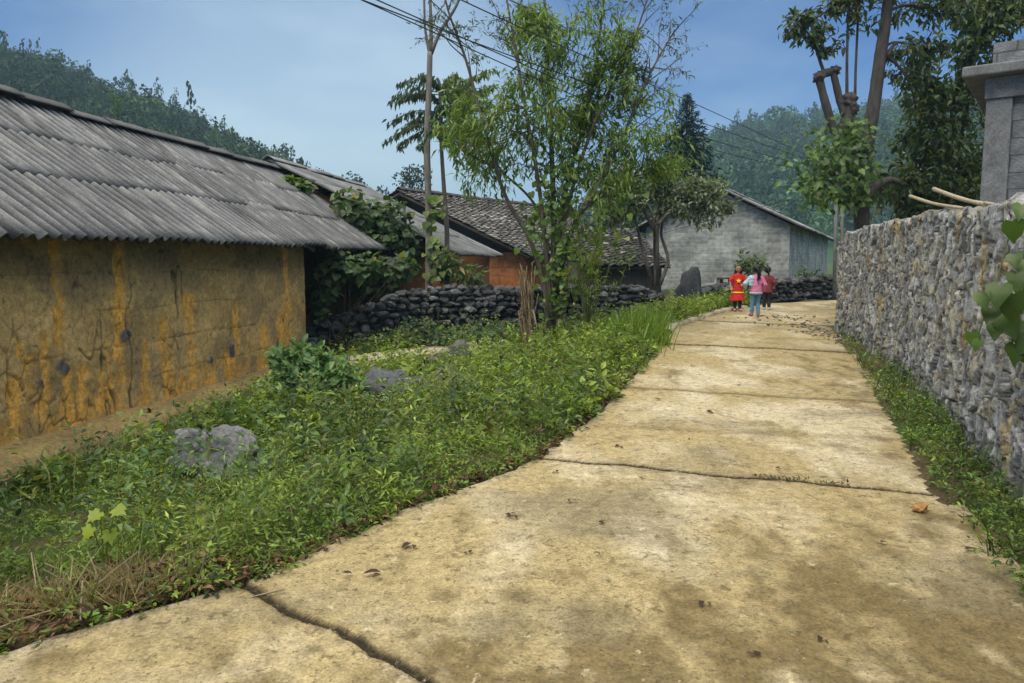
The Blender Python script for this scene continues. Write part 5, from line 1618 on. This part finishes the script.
# scrap of white litter and the pale twigs
pq = at(472, 408, 8.6); pq[2] = float(gz(pq[:1], pq[1:2])[0]) + .15
g = G(); v_, f_ = ico(2); k = np.array([mnoise.noise(Vector(q * 2.2)) for q in v_]); g.add(pq + v_ * (1 + .7 * k)[:, None] * np.array([.055, .04, .045]), f_, (.75, .75, .74))
tag(g.build("litter", M["plain"], loc=pq, smooth=False), "crumpled scrap of white litter on the weeds", "litter")
for u0, v0, u1, v1, Y, lb in ((366, 428, 384, 412, 7.8, "dead grey twig poking up through the weeds near the flat rock"), (452, 384, 458, 404, 8.7, "pale forked twig lying across the brownish rock"), (433, 418, 452, 412, 8.0, "short brown stick lying in the weeds below the brownish rock")):
    g = G(); p0, p1 = at(u0, v0, Y), at(u1, v1, Y); tube(g, smooth_line([p0, (p0 + p1) / 2 + [0, 0, .02], p1], 8), np.linspace(.011, .006, 8), 6, (.27, .22, .15))
    tag(g.build("twig", M["wood"], loc=p0), lb, "twig", "twigs in the weeds")

# loose rubble where the road meets the far end of the tall wall: too many to count
g = G()
for k in range(200):
    t = R.random(); y = R.uniform(11.6, 16.2); x = np.interp(y, path[:NS * 8 // 10, 1], path[:NS * 8 // 10, 0]) - .12 - abs(R.normal(0, .32)) * (1 if y > 12.6 else .45)
    if y > 14.4: x = 5.6 + R.normal(0, .4)
    r_ = R.uniform(.012, .042); stone(g, (x, y, float(zr(np.array(y))) + r_ * .35), (r_ * 1.2, r_, r_ * .6), 5000 + k, np.array([.15, .13, .10]) * R.lognormal(0, .4), 1, .5, 6, R.uniform(0, 3))
tag(g.build("rubble", M["stone"], smooth=False), kind="stuff")
# kerb of rough cast edging along the bend
kp = [(2.72, 13.0), (3.0, 13.9), (3.5, 14.9), (4.0, 15.75), (4.75, 16.95), (5.6, 18.0)]
ln = smooth_line(np.array([(x, y, float(zr(np.array(y))) + .03) for x, y in kp]), 80)
kt = nrm(np.gradient(ln[:, :2], axis=0)); kn_ = np.stack([-kt[:, 1], kt[:, 0]], 1); g = G(); rows = []
for i, (o_, z_) in enumerate([(-.10, -.12), (-.10, .015), (-.06, .04), (.06, .045), (.10, .01), (.11, -.12)]):
    j = (fbm(np.arange(80) * .45, np.full(80, i * 1.0), 260) - .5) * .08
    rows.append(np.concatenate([ln[:, :2] + kn_ * (o_ + j)[:, None], (ln[:, 2] + z_ + j * .35)[:, None]], 1))
V = np.stack(rows, 1); g.add(V.reshape(-1, 3), grid_faces(80, 6), (np.array([.4, .35, .25]) * (.5 + .9 * fbm(V[..., 0] * 5, V[..., 1] * 5, 261)[..., None])).reshape(-1, 3))
tag(g.build("kerb", M["concrete"]), kind="structure")

# dead leaves lying on the road, one by one
me0 = None
spots = [(411, 546, 1.0), (381, 575, 1.2), (702, 604, .7), (598, 524, .6), (470, 556, .6), (506, 516, .8), (516, 521, .6), (570, 502, .7), (558, 474, .6), (600, 556, .5), (706, 413, 1.1), (640, 480, .5), (690, 440, .5), (775, 470, .6), (352, 577, .7), (820, 640, .6), (760, 660, .7), (880, 545, .5), (965, 552, .7), (620, 447, .8), (655, 400, .9), (741, 386, .7), (585, 430, .7), (690, 366, 1.0), (668, 378, 1.0)]
for i, (u, v, s_) in enumerate(spots):
    p = np.append(gp(u, v), 0); p[2] = float(zr(p[1])) + .016
    if me0 is None:
        g = G(); place(g, T_ovate(.5, .1, .1), [[0, 0, 0]], [[1, 0, .03]], [.075], (.05, .03, .02), np.array([[0, 0, 1.0]])); place(g, T_ovate(.5, .1, .1), [[.01, .03, 0.0]], [[.6, .5, .03]], [.05], (.085, .05, .03), np.array([[0, .3, 1.0]]))
        o = g.build("dead_leaf", M["straw"]); me0 = o
        tag(o, "small dark dead leaf lying on the pale concrete road", "dead leaf", "dead leaves on the road")
    else:
        o = me0.copy(); col.objects.link(o)
    o.location = p; o.rotation_euler = (R.normal(0, .15), R.normal(0, .15), R.uniform(0, 6.28)); o.scale = (s_,) * 3
# weeds rooted in the open joint
g = G(); P_ = []
for k in range(130):
    t = .58 + .24 * R.random(); p = JO[1][0] * (1 - t) + JO[1][1] * t; P_.append([p[0], p[1] + R.normal(0, .014), float(zr(p[1])) + R.uniform(0, .02)])
place(g, T_lance(.3), P_, np.stack([R.normal(0, .8, 130), R.normal(0, .8, 130), R.uniform(.1, .8, 130)], 1), R.uniform(.02, .05, 130), greens(130, (.045, .06, .02), (.09, .10, .035), .3))
pj = (JO[1][0] * .3 + JO[1][1] * .7)
tag(g.build("joint_weed", M["leaf"], loc=(pj[0], pj[1], float(zr(pj[1])))), "low dark weed rooted in the second road joint, near the tall wall", "weed")

# ------------------------------------------------------------------ poles, wires, sticks
def stick(u0, v0, u1, v1, Y0, Y1, r_, label, grp):
    p0, p1 = at(u0, v0, Y0), at(u1, v1, Y1)
    g = G(); ln = smooth_line([p0, (p0 + p1) / 2 + [0, 0, -.02], p1], 14); tube(g, ln, np.linspace(r_, r_ * .8, 14) * (1 + .05 * R.normal(0, 1, 14)), 8, (.34, .29, .2))
    tag(g.build("bamboo_pole", M["wood"], loc=p0), label, "pole", grp)
stick(934, 189, 1003, 208, 7.6, 5.7, .021, "upper bamboo pole leaning on the tall stone wall below the pillar", "bamboo poles on the wall")
stick(910, 196, 962, 208, 8.4, 6.6, .018, "lower bamboo pole lying on the tall wall left of the pillar", "bamboo poles on the wall")
stick(985, 203, 1040, 205, 6.0, 4.9, .015, "thin bamboo pole along the wall top in front of the building wall", "bamboo poles on the wall")

YU = 21.0
pb = at(840, 250, YU); pb[2] = .5; tp = at(840, 158, YU)
e = empty("utility_pole", pb, "slender grey concrete utility pole half hidden behind the pollarded tree", "utility pole")
g = G()
for dx in (-.11, .11):
    tube(g, np.array([[pb[0] + dx, pb[1], pb[2]], [tp[0] + dx * .6, tp[1], tp[2]]]), .05, 6, (.2, .21, .2))
g.build("post", M["concrete"], e)
for k in range(11):
    g = G(); z_ = pb[2] + (tp[2] - pb[2]) * (k + .5) / 11; w2 = .11 * (1 - .4 * (k + .5) / 11); box(g, (pb[0] - w2, pb[1] - .03, z_), (pb[0] + w2, pb[1] + .03, z_ + .05), (.2, .21, .2)); g.build("rung", M["concrete"], e)
g = G(); box(g, (tp[0] - .5, tp[1] - .04, tp[2] - .25), (tp[0] + .5, tp[1] + .04, tp[2] - .17), (.12, .1, .08)); g.build("crossarm", M["wood"], e)
wires = [((808, 164), (700, 106), (470, 4), "uppermost"), ((808, 170), (700, 122), (420, 22), "second highest"), ((806, 172), (700, 136), (400, 10), "second lowest"), ((800, 176), (702, 146), (362, 0), "lowest")]
for i, (a_, b2, c_, wd) in enumerate(wires):
    pa = tp + np.array([-.35 + .22 * i, 0, -.18 - .12 * i]); pbm = at(*b2, 15.5); pcm = at(*c_, 9.0)
    d_ = (pcm - pbm); pe = pcm + d_ * 1.1 + np.array([0, 0, .25])
    g = G(); ln = smooth_line([pa, pbm, pcm, pe], 60); tube(g, ln, .008, 5, (.03, .03, .035), False)
    tag(g.build("overhead_wire", M["rubberwire"], loc=pa), f"{wd} of the four dark wires crossing the sky from the utility pole", "wire", "overhead wires")
for u0, v0, u1, v1 in ((832, 190, 740, 212),):
    g = G(); pa, pz_ = at(u0, v0, YU), at(u1 - 80, v1 + 22, 26); tube(g, smooth_line([pa, at(u1, v1, 24.5), pz_], 30), .009, 5, (.03, .03, .035), False)
    tag(g.build("service_wire", M["rubberwire"], loc=pa), "thin service wire sagging from the utility pole to the block house roof", "wire")

# small reddish brown pen of boards beside the low wall
pb = at(724, 286, 20.6); pb[2] = .5
e = empty("wooden_pen", pb, "small rusty brown wooden pen with a pale corner post, left of the girl in red", "pen")
ax = at(718, 280, 20.6); 
g = G(); box(g, (pb[0] - .2, pb[1], .45), (pb[0] - .14, pb[1] + .06, 1.2), (.26, .25, .22)); g.build("corner_post", M["wood"], e)
g = G()
for k in range(5):
    box(g, (pb[0] - .12 + k * .115, pb[1] + .015, .45), (pb[0] - .12 + k * .115 + .1, pb[1] + .035, 1.12 + R.normal(0, .04)), np.array([.13, .05, .035]) * R.uniform(.6, 1.3))
g.build("board_panel", M["wood"], e)
g = G(); box(g, (pb[0] - .2, pb[1] - .02, 1.13), (pb[0] + .48, pb[1] + .012, 1.18), (.2, .17, .14)); g.build("rail", M["wood"], e)
# ------------------------------------------------------------------ the three children
def mat_const(name, c, rough=.85, c2=None, sc_=60):
    m, nt, out = new_mat(name); L = nt.links.new
    tc = N(nt, "ShaderNodeTexCoord"); nz = N(nt, "ShaderNodeTexNoise"); nz.inputs["Scale"].default_value = sc_; L(tc.outputs["Object"], nz.inputs["Vector"])
    mx = N(nt, "ShaderNodeMix", data_type="RGBA"); L(nz.outputs["Fac"], mx.inputs[0])
    mx.inputs[6].default_value = (*[q * .8 for q in c], 1); mx.inputs[7].default_value = (*(c2 if c2 else [min(1, q * 1.2) for q in c]), 1)
    p = N(nt, "ShaderNodeBsdfPrincipled"); p.inputs["Roughness"].default_value = rough; p.inputs["Specular IOR Level"].default_value = .25
    L(mx.outputs[2], p.inputs["Base Color"]); L(p.outputs[0], out.inputs["Surface"]); return m


MSK = mat_const("brown_skin", (.36, .2, .13), .55); MHAIR = mat_const("black_hair", (.012, .011, .012), .4)
MEYE = mat_const("dark_eye", (.015, .012, .01), .2); MLIP = mat_const("lip", (.32, .11, .09), .5)


def ell(g, c, r, n=2, Mp=None):
    v, f = ico(n); q = np.asarray(c) + v * np.asarray(r); g.add(Mp(q) if Mp else q, f)


def caps(g, pts, rad, Mp, n=10):
    pts = np.asarray(pts, float); rad = np.asarray(rad, float)
    tube(g, Mp(pts), rad, n)
    for p, r in zip(pts, rad): ell(g, p, (r, r, r), 2, Mp)


def remesh(o, vs, it=3):
    md = o.modifiers.new("one_surface", "REMESH"); md.mode = "VOXEL"; md.voxel_size = vs; md.use_smooth_shade = True
    s = o.modifiers.new("soften", "SMOOTH"); s.factor = .5; s.iterations = it
    if it < 4 and o.name.split(".")[0] != "body":      # creases in the cloth
        tx = bpy.data.textures.get("creases") or bpy.data.textures.new("creases", "CLOUDS")
        tx.noise_scale = .05; tx.noise_depth = 2
        dm = o.modifiers.new("creases", "DISPLACE"); dm.texture = tx; dm.strength = .022; dm.mid_level = .5; dm.texture_coords = "LOCAL"
    return o


def loft(g, rings, Mp, n=28, close=True, wav=0.0, seed=0):
    """rings: (x, y, z, half width, half depth)"""
    an = np.arange(n) * 2 * PI / n; V = []
    for i, (x, y, z, a_, b2) in enumerate(rings):
        k = 1 + wav * (i / len(rings)) * np.sin(an * 7 + seed)
        V.append(np.stack([x + a_ * k * np.cos(an), y + b2 * k * np.sin(an), np.full(n, z)], 1))
    m = len(rings); q = []
    for i in range(m - 1):
        for k in range(n): q.append((i * n + k, i * n + (k + 1) % n, (i + 1) * n + (k + 1) % n, (i + 1) * n + k))
    V = np.concatenate(V); tr = []
    if close:
        V = np.concatenate([V, V[:n].mean(0)[None], V[-n:].mean(0)[None]])
        for k in range(n): tr += [(m * n, (k + 1) % n, k), (m * n + 1, (m - 1) * n + k, (m - 1) * n + (k + 1) % n)]
    g.add2(Mp(V), tr, q, (.5, .5, .5))


def hand(g, w, d, side, H, Mp):
    """palm and five separate, slightly curled fingers at the wrist w, pointing along d"""
    d = nrm(np.asarray(d, float)); acr = nrm(np.cross(d, [0, 1.0, .1]) + 1e-6) ; nor = np.cross(acr, d)
    p = np.asarray(w) + d * .028 * H
    for t in np.linspace(-1, 1, 4): caps(g, [np.asarray(w) + acr * t * .008 * H, np.asarray(w) + d * .046 * H + acr * t * .017 * H], [.010 * H, .0085 * H], Mp, 6)
    for t, ln in ((-1, .036), (-.35, .042), (.3, .04), (1, .032)):
        b = np.asarray(w) + d * .046 * H + acr * t * .017 * H; m = b + (d * .55 + nor * .12) * ln * H; e_ = m + (d * .38 + nor * .3) * ln * H
        caps(g, [b, m, e_], [.0068 * H, .0062 * H, .0052 * H], Mp, 6)
    b = np.asarray(w) + d * .014 * H - acr * .014 * H * side
    caps(g, [b, b + (d * .6 - acr * .8 * side) * .024 * H, b + (d * 1.3 - acr * .95 * side) * .034 * H], [.009 * H, .0075 * H, .006 * H], Mp, 6)


def child(u, v, Y, H, face_deg, label, arms, legs, turn=0.0):
    """local axes: x to the child's left, y forward, z up.  arms: [(elbow, wrist) right, left]; legs: [(knee, ankle) ...] in units of H"""
    p = at(u, v, Y); p[2] = float(zr(np.array(Y))) + .012
    e = empty("person", p, label, "child", "children on the road")
    th = math.radians(face_deg); fx, fy = math.cos(th), math.sin(th)      # forward direction
    Mp = lambda q: p + H * (q[:, 0:1] * np.array([-fy, fx, 0]) + q[:, 1:2] * np.array([fx, fy, 0]) + q[:, 2:3] * np.array([0, 0, 1.0]))
    g = G()
    loft(g, [(0, 0, .46, .07, .055), (0, 0, .5, .085, .065), (0, 0, .58, .075, .055), (0, .002, .68, .09, .06), (0, 0, .75, .095, .055), (0, -.002, .79, .06, .04), (0, 0, .81, .03, .03)], Mp, 20)
    caps(g, [(0, -.005, .79), (0, .005, .86)], [.033, .03], Mp)
    hc_ = np.array([0, .012, .915]); ct, st_ = math.cos(turn), math.sin(turn)
    hd = lambda a_: tuple(hc_ + np.array([a_[0] * ct - a_[1] * st_, a_[0] * st_ + a_[1] * ct, a_[2]]))
    ell(g, hd((0, -.008, .012)), (.062, .07, .072), 3, Mp); ell(g, hd((0, .012, -.03)), (.048, .052, .05), 3, Mp)
    ell(g, hd((0, .068, -.016)), (.010, .014, .013), 2, Mp)
    for s in (-1, 1): ell(g, hd((s * .063, -.002, -.012)), (.008, .014, .019), 2, Mp)
    for s, (el, wr) in zip((-1, 1), arms):
        sh = (s * .098, 0, .752); caps(g, [sh, el, wr], [.031, .025, .0175], Mp); hand(g, wr, np.array(wr) - np.array(el), s, 1.0, Mp)
    for s, (kn, an) in zip((-1, 1), legs):
        caps(g, [(s * .045, 0, .47), kn, (kn[0] * .4 + an[0] * .6, kn[1] * .4 + an[1] * .6 - .006, kn[2] * .5 + an[2] * .5), an], [.058, .037, .034, .022], Mp)
        caps(g, [(an[0], an[1] - .012, .022), (an[0] + s * .012, an[1] + .075, .016)], [.022, .017], Mp)
    b = remesh(g.build("body", MSK, e), .0052)
    g = G()
    for s in (-1, 1): 
        g = G(); ell(g, hd((s * .024, .056, .0)), (.009, .006, .006), 2, Mp); g.build("eye", MEYE, e)
    g = G(); ell(g, hd((0, .057, -.045)), (.017, .006, .005), 2, Mp); g.build("mouth", MLIP, e)
    return e, Mp, hd, b


def hair(e, hd, Mp, tail=None):
    g = G(); v, f = ico(4)
    keep = (v[:, 1] < .35 + .5 * (v[:, 2] - .15)) | (v[:, 2] > .62)
    q = v * np.array([.071, .079, .08]) + np.array([0, -.01, .013])
    q = np.where(keep[:, None], q, v * np.array([.055, .06, .066]) + np.array([0, -.008, .012]))
    g.add(Mp(np.array([hd(t) for t in q])), f)
    if tail:
        for k in range(7):
            o_ = np.array([R.normal(0, .009), R.normal(0, .005), 0])
            pts = [np.array(hd(t)) + o_ * (i + .4) for i, t in enumerate(tail)]
            tube(g, Mp(smooth_line(np.array(pts), 16)), np.linspace(.020, .007, 16), 7)
    return g.build("hair", MHAIR, e)


def shoes(e, legs, Mp, mat):
    for s, (kn, an) in zip((-1, 1), legs):
        g = G(); caps(g, [(an[0], an[1] - .016, .024), (an[0] + s * .006, an[1] + .03, .028), (an[0] + s * .013, an[1] + .085, .02)], [.028, .028, .022], Mp); g.build("shoe", mat, e)


def trousers(e, legs, Mp, mat, name="trousers", grow=.012, low=0.055):
    g = G(); loft(g, [(0, 0, .43, .088, .07), (0, 0, .48, .096, .076), (0, 0, .54, .086, .068), (0, 0, .56, .082, .064)], Mp, 20)
    for s, (kn, an) in zip((-1, 1), legs):
        d = np.array(an) - np.array(kn); t = (low - kn[2]) / d[2] if d[2] else 1
        lo = np.array(kn) + d * min(1, t)
        caps(g, [(s * .046, 0, .47), kn, (np.array(kn) + lo) / 2, lo], [.064, .044 + grow * .4, .042 + grow * .2, .034 + grow * .3], Mp)
    return remesh(g.build(name, mat, e), .007, 2)


def sleeve(g, s, arm, Mp, frac, r0=.042, r1=.034):
    el, wr = map(np.array, arm); sh = np.array([s * .098, 0, .752])
    if frac <= 1: caps(g, [sh, sh + (el - sh) * frac], [r0, r1 + .004], Mp)
    else: caps(g, [sh, el, el + (wr - el) * (frac - 1)], [r0, (r0 + r1) / 2, r1 * .85], Mp)


# girl in the red dress with the star, facing us
arms = [((-.17, .03, .63), (-.155, .085, .52)), ((.165, .02, .63), (.085, .115, .575))]
legs = [((-.048, .012, .26), (-.05, .0, .045)), ((.048, .02, .26), (.055, .03, .045))]
e, Mp, hd, b = child(737, 311, 17.2, 1.06, -98, "girl in a red dress with a yellow star, facing the camera on the road", arms, legs, .12)
hair(e, hd, Mp, [(-.045, -.06, -.02), (-.055, -.05, -.08), (-.06, -.03, -.12)])
MRED = mat_const("red_cloth", (.5, .025, .02), .85); MYEL = mat_const("yellow_cloth", (.8, .55, .03), .8); MBLK = mat_const("black_cloth", (.02, .02, .024), .9)
g = G()
loft(g, [(0, 0, .225, .165, .14), (0, 0, .30, .150, .125), (0, 0, .40, .125, .10), (0, 0, .50, .105, .084), (0, 0, .58, .098, .078), (0, 0, .68, .108, .077), (0, 0, .745, .108, .066), (0, 0, .785, .07, .05), (0, 0, .805, .045, .042)], Mp, 40, True, .0)
for s, a_ in zip((-1, 1), arms): sleeve(g, s, a_, Mp, .75, .048, .044)
remesh(g.build("dress", MRED, e), .006, 3)
g = G(); loft(g, [(0, 0, .385, .136, .111), (0, 0, .40, .133, .108), (0, 0, .415, .129, .105)], Mp, 40, False); solid(g.build("hem_band", MYEL, e), .004)
pts = []
for k in range(10):
    r_ = .062 if k % 2 == 0 else .026; a_ = PI / 2 + k * PI / 5; pts.append((r_ * math.cos(a_), r_ * math.sin(a_)))
V = [(x, .0905 - 2.2 * x * x + .012 * (z < 0), .655 + z) for x, z in pts] + [(0, .094, .655)]
g = G(); g.add(Mp(np.array(V)), [(10, (i + 1) % 10, i) for i in range(10)]); solid(g.build("star", MYEL, e, smooth=False), .006)
trousers(e, legs, Mp, MBLK, "leggings", 0, .06)
shoes(e, legs, Mp, mat_const("pink_sandal", (.55, .22, .2), .7))

# girl in the pink jacket walking away
arms = [((-.17, -.03, .62), (-.15, .05, .50)), ((.2, .02, .645), (.17, .12, .56))]
legs = [((-.05, .03, .26), (-.055, -.015, .045)), ((.05, .03, .265), (.06, .04, .045))]
e, Mp, hd, b = child(755, 317, 15.95, 1.09, 88, "girl in a pink jacket and blue jeans with long black hair, walking away", arms, legs, .1)
hair(e, hd, Mp, [(-.01, -.075, .03), (-.02, -.105, -.03), (-.03, -.10, -.12), (-.035, -.085, -.22), (-.035, -.08, -.29)])
MPK = mat_const("pink_cloth", (.58, .14, .30), .85, (.7, .27, .42), 14); MPB = mat_const("pale_blue_cloth", (.55, .68, .75), .85, (.3, .5, .62), 9); MJN = mat_const("blue_jeans", (.07, .17, .28), .9, (.16, .3, .42), 22)
g = G(); loft(g, [(0, 0, .44, .112, .088), (0, 0, .47, .118, .094), (0, 0, .56, .112, .09), (0, 0, .66, .116, .088), (0, 0, .74, .113, .074), (0, 0, .785, .075, .055), (0, 0, .815, .05, .046)], Mp, 30)
sleeve(g, -1, arms[0], Mp, 1.9, .05, .042)
remesh(g.build("jacket", MPK, e), .007, 3)
g = G(); sleeve(g, 1, arms[1], Mp, 1.9, .054, .046); caps(g, [(.095, -.03, .74), (.105, -.03, .62)], [.05, .045], Mp); remesh(g.build("sleeve", MPB, e), .007, 3)
g = G(); loft(g, [(0, 0, .432, .116, .092), (0, 0, .455, .121, .097), (0, 0, .47, .121, .097)], Mp, 30, False); solid(g.build("hem_band", MPB, e), .005)
trousers(e, legs, Mp, MJN); shoes(e, legs, Mp, mat_const("red_shoe", (.42, .08, .07), .6))

# third child, half hidden
arms = [((-.16, -.02, .63), (-.15, .06, .53)), ((.16, .0, .63), (.15, .07, .53))]
legs = [((-.05, .02, .26), (-.052, -.03, .045)), ((.05, .035, .26), (.058, .045, .045))]
e, Mp, hd, b = child(766.5, 309, 17.6, 1.0, 70, "child in a dark red patterned top and black trousers, half hidden behind the pink jacket", arms, legs, -.2)
hair(e, hd, Mp, [(0, -.075, .02), (0, -.095, -.04), (0, -.085, -.1)])
g = G(); loft(g, [(0, 0, .40, .118, .095), (0, 0, .48, .112, .09), (0, 0, .58, .104, .082), (0, 0, .68, .11, .08), (0, 0, .745, .108, .068), (0, 0, .785, .07, .05), (0, 0, .81, .045, .042)], Mp, 30)
for s, a_ in zip((-1, 1), arms): sleeve(g, s, a_, Mp, 1.3, .046, .04)
remesh(g.build("top", mat_const("dark_red_cloth", (.10, .012, .018), .85, (.30, .07, .07), 45), e), .007, 3)
trousers(e, legs, Mp, MBLK); shoes(e, legs, Mp, mat_const("white_shoe", (.5, .48, .46), .6))
